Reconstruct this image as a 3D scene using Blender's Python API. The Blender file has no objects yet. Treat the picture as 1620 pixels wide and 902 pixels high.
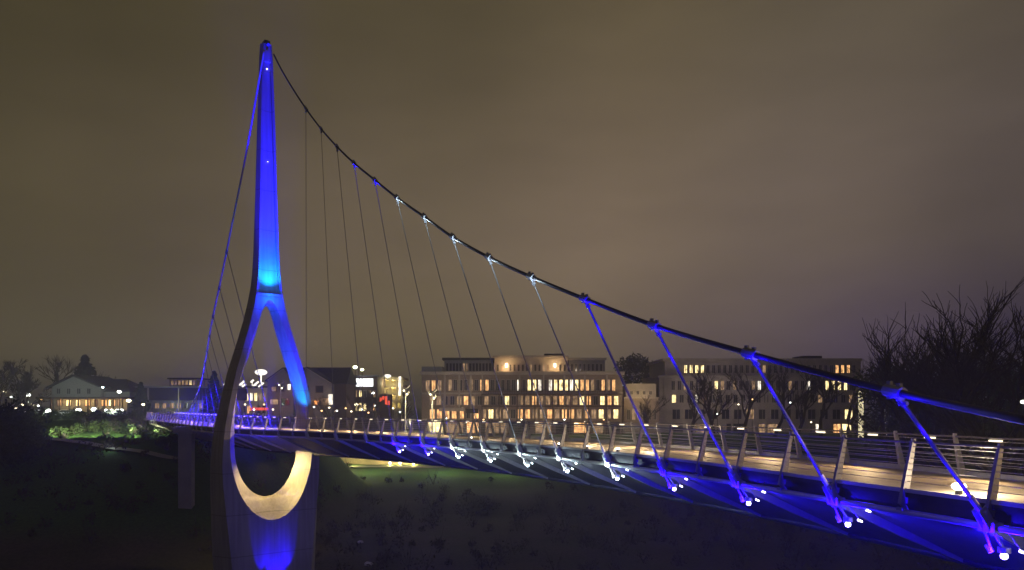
import bpy, bmesh, math, random
from mathutils import Vector, noise
random.seed(7)
SC = bpy.context.scene
# ------------------------------------------------------------------ camera
CZ, HOR, F = 20.0, 640.0, 1170.0
cam_d = bpy.data.cameras.new('camera'); cam = bpy.data.objects.new('camera', cam_d)
SC.collection.objects.link(cam); SC.camera = cam
cam.location = (0, 0, CZ); cam.rotation_euler = (math.radians(90), 0, 0)
cam_d.sensor_width = 36; cam_d.lens = F/1620*36
cam_d.shift_y = (HOR-451)/1620
cam_d.clip_start = 0.2; cam_d.clip_end = 9000
# ------------------------------------------------------------------ sky: light-polluted night cloud
W = bpy.data.worlds.new('World'); SC.world = W; W.use_nodes = True
nt = W.node_tree; N = nt.nodes; L = nt.links
for n in list(N): N.remove(n)
def nd(t, **k):
    n = N.new(t)
    for a, v in k.items(): setattr(n, a, v)
    return n
out = nd('ShaderNodeOutputWorld'); bg = nd('ShaderNodeBackground'); L.new(bg.outputs[0], out.inputs[0])
tc = nd('ShaderNodeTexCoord'); sep = nd('ShaderNodeSeparateXYZ'); L.new(tc.outputs['Generated'], sep.inputs[0])
def math_n(op, a, b=None, c=None, clamp=False):
    n = nd('ShaderNodeMath', operation=op); n.use_clamp = clamp
    for i, v in enumerate((a, b, c)):
        if v is None: continue
        if isinstance(v, (int, float)): n.inputs[i].default_value = v
        else: L.new(v, n.inputs[i])
    return n.outputs[0]
az = math_n('ARCTAN2', sep.outputs[0], sep.outputs[1])            # radians right of +Y
el = sep.outputs[2]
def ramp(fac, stops):
    r = nd('ShaderNodeValToRGB'); L.new(fac, r.inputs[0]); e = r.color_ramp.elements
    r.color_ramp.interpolation = 'EASE'
    while len(e) > 1: e.remove(e[-1])
    e[0].position = stops[0][0]; e[0].color = (*stops[0][1], 1)
    for p, c in stops[1:]:
        x = e.new(p); x.color = (*c, 1)
    return r.outputs[0]
def lin(r, g, b):
    f = lambda v: (v/255/12.92) if v/255 <= .04045 else ((v/255+.055)/1.055)**2.4
    return (f(r), f(g), f(b))
azf = math_n('MULTIPLY_ADD', az, 1/1.5, 0.5, clamp=True)          # -0.75..0.75 rad -> 0..1
low = ramp(azf, [(0.0, lin(80,73,52)), (0.10, lin(92,84,62)), (.35, lin(112,99,68)), (.55, lin(124,108,84)), (.68, lin(102,88,88)), (.82, lin(78,66,92)), (.92, lin(36,30,66)), (1, lin(26,20,62))])
midc = ramp(azf, [(0.0, lin(68,62,42)), (0.15, lin(80,71,50)), (.4, lin(103,90,70)), (.58, lin(118,102,84)), (.75, lin(105,92,82)), (.9, lin(84,74,70)), (1, lin(66,58,66))])
top = ramp(azf, [(0.0, lin(58,53,33)), (0.15, lin(68,61,40)), (.45, lin(80,71,51)), (.6, lin(92,81,60)), (.8, lin(88,79,64)), (1, lin(74,66,56))])
def mixc(f, a, b):
    m = nd('ShaderNodeMix', data_type='RGBA'); L.new(f, m.inputs[0]); L.new(a, m.inputs[6]); L.new(b, m.inputs[7]); return m.outputs[2]
def smooth(v, a, b):
    m = nd('ShaderNodeMapRange', interpolation_type='SMOOTHSTEP'); L.new(v, m.inputs[0]); m.inputs[1].default_value = a; m.inputs[2].default_value = b; return m.outputs[0]
c1 = mixc(smooth(el, 0.02, 0.22), low, midc)
c2 = mixc(smooth(el, 0.20, 0.50), c1, top)
noi = nd('ShaderNodeTexNoise'); mp = nd('ShaderNodeMapping'); mp.inputs['Scale'].default_value = (1.2, 1.2, 4)
L.new(tc.outputs['Generated'], mp.inputs[0]); L.new(mp.outputs[0], noi.inputs[0]); noi.inputs['Scale'].default_value = 2.2; noi.inputs['Detail'].default_value = 7; noi.inputs['Roughness'].default_value = .58
nf = math_n('MULTIPLY_ADD', noi.outputs[0], 0.60, 0.70)
vm = nd('ShaderNodeVectorMath', operation='SCALE'); L.new(c2, vm.inputs[0]); L.new(nf, vm.inputs['Scale'])
L.new(vm.outputs[0], bg.inputs[0]); bg.inputs[1].default_value = 1.13
SC.view_settings.view_transform = 'Standard'; SC.view_settings.look = 'None'
SC.view_settings.exposure = 0; SC.view_settings.gamma = 1; SC.view_settings.use_curve_mapping = False
SC.render.engine = 'CYCLES'; SC.cycles.max_bounces = 5; SC.cycles.diffuse_bounces = 2; SC.cycles.glossy_bounces = 2
SC.cycles.transparent_max_bounces = 4; SC.cycles.caustics_reflective = False; SC.cycles.caustics_refractive = False
SC.cycles.use_denoising = True; SC.cycles.sample_clamp_indirect = 3; SC.cycles.use_light_tree = True
SC.cycles.volume_bounces = 0

# ------------------------------------------------------------------ helpers
def P(px, py, d): return Vector(((px-810)/F*d, d, CZ-(py-HOR)/F*d))
def PX(px, d): return (px-810)/F*d
def PZ(py, d): return CZ-(py-HOR)/F*d
MATS = {}
def mat(name, col, rough=.7, metal=0., vary=.25, scale=3., emit=None, strength=0., stretch=(1,1,1), coords='Object', bump=0., spec=.4):
    if name in MATS: return MATS[name]
    m = bpy.data.materials.new(name); m.use_nodes = True
    n = m.node_tree.nodes; l = m.node_tree.links; b = n['Principled BSDF']
    b.inputs['Roughness'].default_value = rough; b.inputs['Metallic'].default_value = metal
    b.inputs['Specular IOR Level'].default_value = spec
    t = n.new('ShaderNodeTexCoord'); mp = n.new('ShaderNodeMapping'); mp.inputs['Scale'].default_value = stretch
    l.new(t.outputs[coords], mp.inputs[0])
    no = n.new('ShaderNodeTexNoise'); no.inputs['Scale'].default_value = scale; no.inputs['Detail'].default_value = 6; no.inputs['Roughness'].default_value = .65
    l.new(mp.outputs[0], no.inputs[0])
    r = n.new('ShaderNodeValToRGB'); l.new(no.outputs[0], r.inputs[0])
    e = r.color_ramp.elements; e[0].position = .3; e[1].position = .7
    e[0].color = (*[c*(1-vary) for c in col], 1); e[1].color = (*[min(1, c*(1+vary)) for c in col], 1)
    l.new(r.outputs[0], b.inputs['Base Color'])
    if bump:
        bp = n.new('ShaderNodeBump'); bp.inputs['Strength'].default_value = bump; l.new(no.outputs[0], bp.inputs['Height']); l.new(bp.outputs[0], b.inputs['Normal'])
    if emit:
        b.inputs['Emission Color'].default_value = (*emit, 1); b.inputs['Emission Strength'].default_value = strength
    MATS[name] = m; return m

class MB:
    def __init__(s): s.v = []; s.f = []; s.uv = []
    def add(s, vs, fs, uvs=None):
        o = len(s.v); s.v += [tuple(v) for v in vs]; s.f += [tuple(o+i for i in f) for f in fs]
        s.uv += [tuple(u) for u in (uvs or [(0, 0)]*len(vs))]
    def box(s, x0, x1, y0, y1, z0, z1):
        vs = [(x, y, z) for x in (x0, x1) for y in (y0, y1) for z in (z0, z1)]
        s.add(vs, [(0,1,3,2),(4,6,7,5),(0,4,5,1),(2,3,7,6),(0,2,6,4),(1,5,7,3)])
    def bar(s, a, b, w, t, side=Vector((0,0,1))):
        a = Vector(a); b = Vector(b); d = (b-a).normalized()
        u = d.cross(side);
        if u.length < 1e-4: u = d.cross(Vector((1,0,0)))
        u.normalize(); v = u.cross(d).normalized()
        vs = [p+u*(i*w/2)+v*(j*t/2) for p in (a, b) for i, j in ((-1,-1),(1,-1),(1,1),(-1,1))]
        s.add(vs, [(0,3,2,1),(4,5,6,7),(0,1,5,4),(1,2,6,5),(2,3,7,6),(3,0,4,7)])
    def tube(s, pts, r, n=8, cap=True):
        pts = [Vector(p) for p in pts]; rs = r if isinstance(r, (list, tuple)) else [r]*len(pts)
        rings = []; up = Vector((0,0,1)); 
        for i, p in enumerate(pts):
            d = (pts[min(i+1, len(pts)-1)]-pts[max(i-1, 0)])
            if d.length < 1e-9: d = Vector((0,0,1))
            d.normalize()
            u = d.cross(up)
            if u.length < .05: u = d.cross(Vector((0,1,0)))
            u.normalize(); v = u.cross(d)
            rings.append([p+(u*math.cos(k*2*math.pi/n)+v*math.sin(k*2*math.pi/n))*rs[i] for k in range(n)])
        vs = [q for ring in rings for q in ring]; fs = []
        for i in range(len(pts)-1):
            for k in range(n):
                k2 = (k+1) % n; fs.append((i*n+k, (i+1)*n+k, (i+1)*n+k2, i*n+k2))
        if cap: fs.append(tuple(range(n))); fs.append(tuple((len(pts)-1)*n+k for k in reversed(range(n))))
        s.add(vs, fs)
    def ball(s, c, r, n=8, m=6, sz=1):
        c = Vector(c); vs = []
        for i in range(m+1):
            a = math.pi*i/m
            for k in range(n):
                b = 2*math.pi*k/n; vs.append(c+Vector((r*math.sin(a)*math.cos(b), r*math.sin(a)*math.sin(b), r*sz*math.cos(a))))
        s.add(vs, [(i*n+k, (i+1)*n+k, (i+1)*n+(k+1)%n, i*n+(k+1)%n) for i in range(m) for k in range(n)])
    def poly_prism(s, pts2, y0, y1):               # pts2: (x,z) ccw seen from -Y
        n = len(pts2); vs = [(x, y0, z) for x, z in pts2]+[(x, y1, z) for x, z in pts2]
        s.add(vs, [tuple(range(n)), tuple(reversed(range(n, 2*n)))]+[(i, i+n, (i+1)%n+n, (i+1)%n) for i in range(n)])
    def build(s, name, m, parent=None, smooth=False, weld=False):
        me = bpy.data.meshes.new(name); me.from_pydata(s.v, [], s.f)
        uvl = me.uv_layers.new(name='UVMap')
        for lp in me.loops: uvl.data[lp.index].uv = s.uv[lp.vertex_index]
        if weld:
            bm = bmesh.new(); bm.from_mesh(me); bmesh.ops.remove_doubles(bm, verts=bm.verts, dist=.0005)
            bmesh.ops.recalc_face_normals(bm, faces=bm.faces); bm.to_mesh(me); bm.free()
        me.materials.append(m)
        if smooth:
            for p in me.polygons: p.use_smooth = True
        me.update()
        o = bpy.data.objects.new(name, me); SC.collection.objects.link(o)
        if parent is not None:
            o.parent = parent; o.location = -parent_world(parent)
        return o
def parent_world(p):
    v = Vector(p.location)
    while p.parent: p = p.parent; v += Vector(p.location)
    return v
def tag(o, label=None, cat=None, group=None, kind=None):
    if label: o['label'] = label
    if cat: o['category'] = cat
    if group: o['group'] = group
    if kind: o['kind'] = kind
    return o
def empty(name, loc, label, cat, group=None):
    o = bpy.data.objects.new(name, None); SC.collection.objects.link(o); o.location = loc
    return tag(o, label, cat, group)
def light(kind, loc, col, power, radius=.1, target=None, angle=60, blend=.5):  # serves the lamps and the added fill lights alike
    d = bpy.data.lights.new('lamp_or_fill', kind); d.color = col; d.energy = power; d.shadow_soft_size = radius
    o = bpy.data.objects.new('lamp_or_fill', d); SC.collection.objects.link(o); o.location = loc
    if target is not None:
        o.rotation_euler = (Vector(target)-Vector(loc)).to_track_quat('-Z', 'Y').to_euler()
    if kind == 'SPOT': d.spot_size = math.radians(angle); d.spot_blend = blend
    return o
def sstep(a, b, x):
    t = max(0, min(1, (x-a)/(b-a))); return t*t*(3-2*t)
def interp(tab, x):
    if x <= tab[0][0]: return tab[0][1]
    for (a, u), (b, v) in zip(tab, tab[1:]):
        if x <= b: return u+(v-u)*(x-a)/(b-a)
    return tab[-1][1]
def catmull(pts, step):
    pts = [Vector(p) for p in pts]; ext = [2*pts[0]-pts[1]]+pts+[2*pts[-1]-pts[-2]]; outp = []
    for i in range(1, len(ext)-2):
        p0, p1, p2, p3 = ext[i-1:i+3]
        for k in range(40):
            t = k/40; outp.append(.5*((2*p1)+(-p0+p2)*t+(2*p0-5*p1+4*p2-p3)*t*t+(-p0+3*p1-3*p2+p3)*t**3))
    outp.append(pts[-1]); res = [outp[0]]; acc = 0
    for a, b in zip(outp, outp[1:]):
        seg = (b-a).length; 
        while acc+seg >= step:
            t = (step-acc)/seg; a = a.lerp(b, t); res.append(a.copy()); seg = (b-a).length; acc = 0
        acc += seg
    return res

# ------------------------------------------------------------------ materials
M_conc = mat('tower_concrete', (.34,.31,.28), .75, 0, .08, .6, stretch=(1,1,.25), bump=.05)
def seams(m, pitch, depth=.55, scale_u=0):
    n = m.node_tree.nodes; l = m.node_tree.links; b = n['Principled BSDF']; src = b.inputs['Base Color'].links[0].from_socket
    t = n.new('ShaderNodeTexCoord'); sp = n.new('ShaderNodeSeparateXYZ'); l.new(t.outputs['Object'], sp.inputs[0])
    q = n.new('ShaderNodeMath'); q.operation = 'PINGPONG'; q.inputs[1].default_value = pitch/2; l.new(sp.outputs[2], q.inputs[0])
    r = n.new('ShaderNodeMapRange'); r.inputs[1].default_value = 0; r.inputs[2].default_value = .07; r.inputs[3].default_value = depth; r.inputs[4].default_value = 1; l.new(q.outputs[0], r.inputs[0])
    mp = n.new('ShaderNodeMapping'); mp.inputs['Scale'].default_value = (2.2,2.2,.06); l.new(t.outputs['Object'], mp.inputs[0])
    no = n.new('ShaderNodeTexNoise'); no.inputs['Scale'].default_value = 1.6; no.inputs['Detail'].default_value = 5; l.new(mp.outputs[0], no.inputs[0])
    r2 = n.new('ShaderNodeMapRange'); r2.inputs[1].default_value = .35; r2.inputs[2].default_value = .65; r2.inputs[3].default_value = .80; r2.inputs[4].default_value = 1.05; l.new(no.outputs[0], r2.inputs[0])
    mm = n.new('ShaderNodeMath'); mm.operation = 'MULTIPLY'; l.new(r.outputs[0], mm.inputs[0]); l.new(r2.outputs[0], mm.inputs[1])
    v = n.new('ShaderNodeVectorMath'); v.operation = 'SCALE'; l.new(src, v.inputs[0]); l.new(mm.outputs[0], v.inputs['Scale']); l.new(v.outputs[0], b.inputs['Base Color'])
seams(M_conc, 4.3)
M_pier = mat('pier_concrete', (.32,.30,.28), .8, 0, .15, 1)
M_deck = mat('deck_concrete', (.42,.34,.25), .65, 0, .22, 5, stretch=(.04,1.6,1), coords='UV')
def deck_joints(m):
    n = m.node_tree.nodes; l = m.node_tree.links; b = n['Principled BSDF']; src = b.inputs['Base Color'].links[0].from_socket
    t = n.new('ShaderNodeTexCoord'); sp = n.new('ShaderNodeSeparateXYZ'); l.new(t.outputs['UV'], sp.inputs[0]); outs = []
    for ax, pitch, wd in ((0, 2.5, .035), (1, .62, .03)):
        q = n.new('ShaderNodeMath'); q.operation = 'PINGPONG'; q.inputs[1].default_value = pitch/2; l.new(sp.outputs[ax], q.inputs[0])
        r = n.new('ShaderNodeMapRange'); r.inputs[2].default_value = wd; r.inputs[3].default_value = .45; r.inputs[4].default_value = 1; l.new(q.outputs[0], r.inputs[0]); outs.append(r.outputs[0])
    no = n.new('ShaderNodeTexNoise'); no.inputs['Scale'].default_value = .5; no.inputs['Detail'].default_value = 6; l.new(t.outputs['Object'], no.inputs[0])
    r = n.new('ShaderNodeMapRange'); r.inputs[1].default_value = .35; r.inputs[2].default_value = .65; r.inputs[3].default_value = .7; r.inputs[4].default_value = 1.1; l.new(no.outputs[0], r.inputs[0])
    mm = n.new('ShaderNodeMath'); mm.operation = 'MULTIPLY'; l.new(outs[0], mm.inputs[0]); l.new(outs[1], mm.inputs[1])
    m2 = n.new('ShaderNodeMath'); m2.operation = 'MULTIPLY'; l.new(mm.outputs[0], m2.inputs[0]); l.new(r.outputs[0], m2.inputs[1])
    v = n.new('ShaderNodeVectorMath'); v.operation = 'SCALE'; l.new(src, v.inputs[0]); l.new(m2.outputs[0], v.inputs['Scale']); l.new(v.outputs[0], b.inputs['Base Color'])
deck_joints(M_deck)
M_kerb = mat('kerb_steel', (.5,.48,.45), .5, .2, .1, 4)
M_dark = mat('dark_steel', (.06,.055,.06), .5, .4, .2, 2)
M_cable = mat('cable_sheath', (.035,.03,.04), .6, .1, .2, 4)
M_steel = mat('painted_steel', (.5,.47,.42), .45, .3, .12, 4)
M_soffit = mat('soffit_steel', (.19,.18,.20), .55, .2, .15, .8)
M_rail = mat('rail_steel', (.25,.23,.22), .4, .6, .15, 4)
M_hang = mat('hanger_steel', (.22,.21,.22), .45, .3, .1, 3)
M_earth = mat('bank_earth', (.055,.047,.035), .95, 0, .5, .25, bump=.3)
M_lamp_blue = mat('blue_lamp', (.05,.05,.1), emit=(.10,.03,1), strength=25)
M_lamp_bwhite = mat('blue_lamp_core', (.5,.5,.6), emit=(.75,.7,1), strength=10)
M_lamp_white = mat('white_lamp', (.5,.5,.5), emit=(.75,.95,1), strength=14)
M_lamp_warm = mat('warm_lamp', (.5,.5,.4), emit=(1,.84,.55), strength=6)
M_post_shade = mat('near_post_shaded', (.26,.24,.23), .45, .3, .15, 4)  # darker copy of the post steel, shade on the near faces put into its colour
M_clamp = mat('clamp_steel', (.20,.20,.23), .4, .2, .1, 4)
M_dlamp = mat('deck_lamp_glass', (.5,.5,.4), emit=(1,.86,.6), strength=14)
M_rl = mat('rail_lamp', (.5,.5,.4), emit=(1,.84,.58), strength=2.2)
BLUE = (.011, .0005, 1.0); CYAN = (0.0, .22, 1.0); WARM = (1, .74, .42); ICE = (.7,.92,1)

def curtains(m):
    n = m.node_tree.nodes; l = m.node_tree.links; b = n['Principled BSDF']; st = b.inputs['Emission Strength'].default_value
    t = n.new('ShaderNodeTexCoord'); mp = n.new('ShaderNodeMapping'); mp.inputs['Scale'].default_value = (1.6,1,.7); l.new(t.outputs['Object'], mp.inputs[0])
    no = n.new('ShaderNodeTexNoise'); no.inputs['Scale'].default_value = .9; no.inputs['Detail'].default_value = 3; l.new(mp.outputs[0], no.inputs[0])
    r = n.new('ShaderNodeMapRange'); r.inputs[1].default_value = .33; r.inputs[2].default_value = .67; r.inputs[3].default_value = st*.25; r.inputs[4].default_value = st*1.5
    l.new(no.outputs[0], r.inputs[0]); l.new(r.outputs[0], b.inputs['Emission Strength'])
# ------------------------------------------------------------------ ground, water
def ground_z(x, y):
    hc = interp([(-400,17),(2,17),(10,14),(40,-.6),(60,-1.2),(80,-1),(85,.3),(122,1.8),(146,5.6),(165,6.5),(168.1,6.5),(169.5,10.4),(182,12),(400,12),(9000,12)], y)
    hl = interp([(-400,17),(2,17),(10,14),(40,-.6),(60,-1.2),(72,-1),(96,6.6),(112,11.9),(127,17),(400,17.2),(9000,17)], y)
    t = sstep(-26, -40, x) if y < 140 else sstep(-26-(y-140)*.5, -40-(y-140)*.5, x)
    z = hc*(1-t)+hl*t
    if 60 < y < 170 and z > -.5: z += .35*noise.noise(Vector((x*.12, y*.12, 0)))+.12*noise.noise(Vector((x*.6, y*.6, 3)))
    return z
xs = [-4000,-2000,-1000,-500,-300,-220]+[-160+2.5*i for i in range(145)]+[240,320,500,1000,2000,4000]
ys = [-400,-100,-30,-10,0,5,10,20,30,40,60,70]+[75+1.5*i for i in range(78)]+[195,210,240,300,500,1000,2500,6000]
g = MB(); nx = len(xs)
g.add([(x, y, ground_z(x, y)) for y in ys for x in xs], [(j*nx+i, j*nx+i+1, (j+1)*nx+i+1, (j+1)*nx+i) for j in range(len(ys)-1) for i in range(nx-1)])
M_ground = bpy.data.materials.new('ground_grass_earth'); M_ground.use_nodes = True
n = M_ground.node_tree.nodes; l = M_ground.node_tree.links; b = n['Principled BSDF']; b.inputs['Roughness'].default_value = .95
t = n.new('ShaderNodeTexCoord'); no = n.new('ShaderNodeTexNoise'); no.inputs['Scale'].default_value = .12; no.inputs['Detail'].default_value = 8; l.new(t.outputs['Object'], no.inputs[0])
no2 = n.new('ShaderNodeTexNoise'); no2.inputs['Scale'].default_value = 2.5; no2.inputs['Detail'].default_value = 6; l.new(t.outputs['Object'], no2.inputs[0])
r = n.new('ShaderNodeValToRGB'); l.new(no.outputs[0], r.inputs[0]); e = r.color_ramp.elements
e[0].position = .42; e[0].color = (.05,.052,.026,1); e[1].position = .58; e[1].color = (.07,.058,.04,1)
sp = n.new('ShaderNodeSeparateXYZ'); l.new(t.outputs['Object'], sp.inputs[0])
mr = n.new('ShaderNodeMapRange'); l.new(sp.outputs[2], mr.inputs[0]); mr.inputs[1].default_value = 3.5; mr.inputs[2].default_value = 5.5
mx = n.new('ShaderNodeMix'); mx.data_type = 'RGBA'; l.new(mr.outputs[0], mx.inputs[0]); l.new(r.outputs[0], mx.inputs[6]); mx.inputs[7].default_value = (.045,.11,.02,1)
mu = n.new('ShaderNodeMix'); mu.data_type = 'RGBA'; mu.blend_type = 'MULTIPLY'; mu.inputs[0].default_value = .8; l.new(mx.outputs[2], mu.inputs[6])
r2 = n.new('ShaderNodeValToRGB'); l.new(no2.outputs[0], r2.inputs[0]); r2.color_ramp.elements[0].position = .3; r2.color_ramp.elements[0].color = (.35,.35,.35,1); r2.color_ramp.elements[1].position = .7; r2.color_ramp.elements[1].color = (1,1,1,1)
l.new(r2.outputs[0], mu.inputs[7]); l.new(mu.outputs[2], b.inputs['Base Color'])
tag(g.build('ground', M_ground, smooth=True), kind='structure')
w = MB(); w.add([(-3000,20,0),(3000,20,0),(3000,86,0),(-3000,86,0)], [(0,1,2,3)])
M_water = mat('river_water', (.012,.011,.010), .22, 0, .2, .5, bump=.15, stretch=(1,.4,1), spec=.35)
tag(w.build('water', M_water), kind='structure')
# path along the far lawn and up the left slope
def strip(name, pts, wd, m, lift=.03):
    s = MB(); pts = catmull([(a, b, 0) for a, b in pts], 1.5); vs = []; 
    for i, p in enumerate(pts):
        d = (pts[min(i+1, len(pts)-1)]-pts[max(i-1,0)]).normalized(); nrm = Vector((-d.y, d.x, 0))
        zc = ground_z(p.x, p.y)
        for k in (-1, 1):
            q = p+nrm*wd/2*k; vs.append((q.x, q.y, max(zc, ground_z(q.x, q.y))+lift))
    s.add(vs, [(2*i, 2*i+2, 2*i+3, 2*i+1) for i in range(len(pts)-1)])
    return tag(s.build(name, m), kind='structure')
M_path = mat('path_concrete', (.35,.34,.30), .8, 0, .15, 1)
strip('path', [(-56,158),(-30,160.5),(0,161),(12,160),(24,156),(40,152),(80,150)], 2.2, M_path, .15)
lp = [P(40,694,121), P(80,700,119), P(160,708,116), P(240,719,112.5), P(292,728,110.5)]
strip('path', [(p.x, p.y) for p in lp], 1.5, M_path, .25)
M_lot = mat('lot_asphalt', (.06,.06,.058), .8, 0, .2, 1)
lot = MB(); lot.add([(-125,142,17.5),(-66,142,17.5),(-64,158,17.5),(-125,158,17.5)], [(0,1,2,3)])
tag(lot.build('parking_lot', M_lot), kind='structure')

# ------------------------------------------------------------------ bridge geometry
ZD = 17.5
ctrl = [(14.6,-6),(14.5,2),(13.6,9),(12.35,14.5),(11.5,17.5),(9.9,22.2),(8.4,27),(6.7,31.7),(4.9,36.4),(2.8,40.9),(.7,45.4),(-1.7,49.8),(-4.2,54.2),(-6.9,58.4),(-9.8,62.5),(-13,66.4),(-16.6,70),(-20.4,73.5),(-24.4,76.8),(-28.6,80.1),(-32.8,84.2),(-37.3,89.8),(-42.2,96.8),(-48.5,106),(-55,116),(-62,126.5),(-68,137)]
HT = [(0,2.3),(30,2.3),(40,2.36),(50,2.48),(62,2.66),(75,2.68),(200,2.66)]
STEP = .5
near = catmull([(a, b, 0) for a, b in ctrl], STEP)
NN = len(near)
def tangent(i):
    d = near[min(i+2, NN-1)]-near[max(i-2, 0)]; return d.normalized()
def frame(i):
    d = tangent(i); n = Vector((d.y, -d.x, 0))       # to the right of travel = far/outer side
    return near[i], d, n
def at(i, o, z):
    p, d, n = frame(i); return p+n*o+Vector((0, 0, z+2.5-interp(HT, p.y)))
WD = 5.0
bridge = empty('footbridge', (-26.6, 80, 0), 'long curved suspension footbridge with blue-lit concrete needle tower, steel cables and warm-lit deck', 'bridge')
def sweep(prof, i0=0, i1=None, step=2, closed=True, mb=None):
    mb = mb or MB(); i1 = NN-1 if i1 is None else i1
    idx = list(range(i0, i1+1, step)); k = len(prof(0) if callable(prof) else prof); vs = []; uv = []
    for i in idx:
        pr = prof(i) if callable(prof) else prof
        for o, z in pr: vs.append(at(i, o, z)); uv.append((i*STEP, o))
    fs = []
    for a in range(len(idx)-1):
        for c in range(k if closed else k-1):
            c2 = (c+1) % k; fs.append((a*k+c, a*k+c2, (a+1)*k+c2, (a+1)*k+c))
    if closed: fs += [tuple(range(k)), tuple(reversed(range((len(idx)-1)*k, len(idx)*k)))]
    mb.add(vs, fs, uv); return mb
Z = ZD
deck = sweep([(0,Z-.16),(0,Z),(WD,Z),(WD,Z-.16)]).build('deck_slab', M_deck, bridge, weld=False)
sweep([(-.035,Z-.20),(-.035,Z-.075),(-.003,Z-.075),(-.003,Z-.20)]).build('fascia', M_dark, bridge)
e1 = sweep([(-.06,Z-.07),(-.06,Z+.04),(-.003,Z+.04),(-.003,Z-.07)]).build('deck_edge', M_kerb, bridge)
e2 = sweep([(WD+.003,Z-.18),(WD+.003,Z+.16),(WD+.07,Z+.16),(WD+.07,Z-.18)]).build('deck_edge', M_kerb, bridge)
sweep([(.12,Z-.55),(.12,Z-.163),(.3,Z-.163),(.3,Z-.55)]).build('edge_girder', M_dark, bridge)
def ring_pts(o, z, step=2): return [at(i, o, z) for i in range(0, NN, step)]
pt = MB(); pt.tube(ring_pts(-.02, Z-.62), .085, 8); pt.build('edge_pipe', M_steel, bridge, smooth=True)
DEP = 2.75
def soff(i): return [(.2,Z-.56),(.35,Z-.30),(WD-.1,Z-.30),(WD+.1,Z-DEP)]
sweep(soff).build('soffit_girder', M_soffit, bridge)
ch = MB(); ch.tube(ring_pts(WD+.1, Z-DEP), .16, 8); ch.build('bottom_chord', M_dark, bridge, smooth=True)

# railings
def railing(side):
    o0, o1 = (.02, .30) if side == 0 else (WD-.02, WD-.34)
    rl = MB(); rl.tube([at(i, o1, Z+1.27) for i in range(0, NN, 2)], .035, 6)
    R = rl.build('railing', M_rail, bridge, smooth=True)
    tag(R, 'railing on the near edge of the deck' if side == 0 else 'railing on the far edge of the deck')
    wi = MB()
    for k in range(7):
        t = .16+k*.125; o = o0+(o1-o0)*t*.96
        wi.tube([at(i, o, Z+.02+1.25*t) for i in range(0, NN, 5)], .010, 4, cap=False)
    wi.build('infill_wires', M_steel, R)
    # deck post list spaced 2.5 m
    proto = None
    for i in range(PO, NN-3, 5):
        p, d, n = frame(i)
        m = MB()
        a = at(i, o0-(.10 if side == 0 else -.10), Z-.38); bq = at(i, o1, Z+1.3)
        # a tapered flat blade
        def sec(q, wdt, th): return [q+n*(s*wdt/2)+d*(u*th/2) for s, u in ((-1,-1),(1,-1),(1,1),(-1,1))]
        v = sec(a, .24, .10)+sec(a.lerp(bq, .35), .22, .10)+sec(bq, .12, .08)
        m.add(v, [(3,2,1,0),(8,9,10,11)]+[(r*4+c, r*4+(c+1)%4, r*4+4+(c+1)%4, r*4+4+c) for r in range(2) for c in range(4)])
        if side == 0:                                # foot clevis under the edge
            m.bar(at(i, -.14, Z-.33), at(i, .1, Z-.60), .07, .12)
            m.bar(at(i, -.16, Z-.52)-d*.10, at(i, -.16, Z-.52)+d*.10, .08, .08)
        m.box(bq.x-.045, bq.x+.045, bq.y-.045, bq.y+.045, bq.z-.06, bq.z+.07)
        m.build('post', M_post_shade if side == 0 else M_steel, R)
    return R
# index at which first post sits: chosen so that brackets line up with the photograph
def nearest_px(px):
    best = min((abs(810+F*at(i, 0, Z).x/at(i, 0, Z).y-px), i) for i in range(30, NN) if at(i,0,Z).y > 8); return best[1]
I0 = nearest_px(1577)
PO = I0 % 5
R0 = railing(0); R1 = railing(1)
# led fixtures under far handrail, midway between posts
led = []
for i in range(PO+2, NN-4, 5):
    m = MB(); d = tangent(i); c = at(i, WD-.36, Z+1.19)
    m.bar(c-d*.2, c+d*.2, .07, .05); m.build('rail_light', M_rl, R1); led.append(c)
for k, i in enumerate(range(PO+2, NN-6, 10)):
    c = at(i, WD-.6, Z+1.1); p = 150
    light('SPOT', c, (1,.70,.36), 250 if c.y < 70 else 700, .06, at(i, WD*.35, Z), 150, .6)
for px_, pw in ((1515,260),(975,200),(925,220),(880,180),(740,60)):
    i = nearest_px(px_); c = at(i, .7 if px_ > 1500 else 2.0, Z+.42); light('POINT', c, (1,.82,.55), pw*(1.0 if px_ > 1500 else .5), .05)
    m = MB(); c = at(i, .16, Z+.03); m.tube([c, c+Vector((0,0,.12))], [.09,.075], 10); DL = m.build('deck_light', M_dark, bridge); m = MB(); m.ball(c+Vector((0,0,.15 if px_ < 1500 else .2)), .085 if px_ < 1500 else .17, 10, 6, .6); m.build('lamp', M_dlamp, DL)

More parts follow.
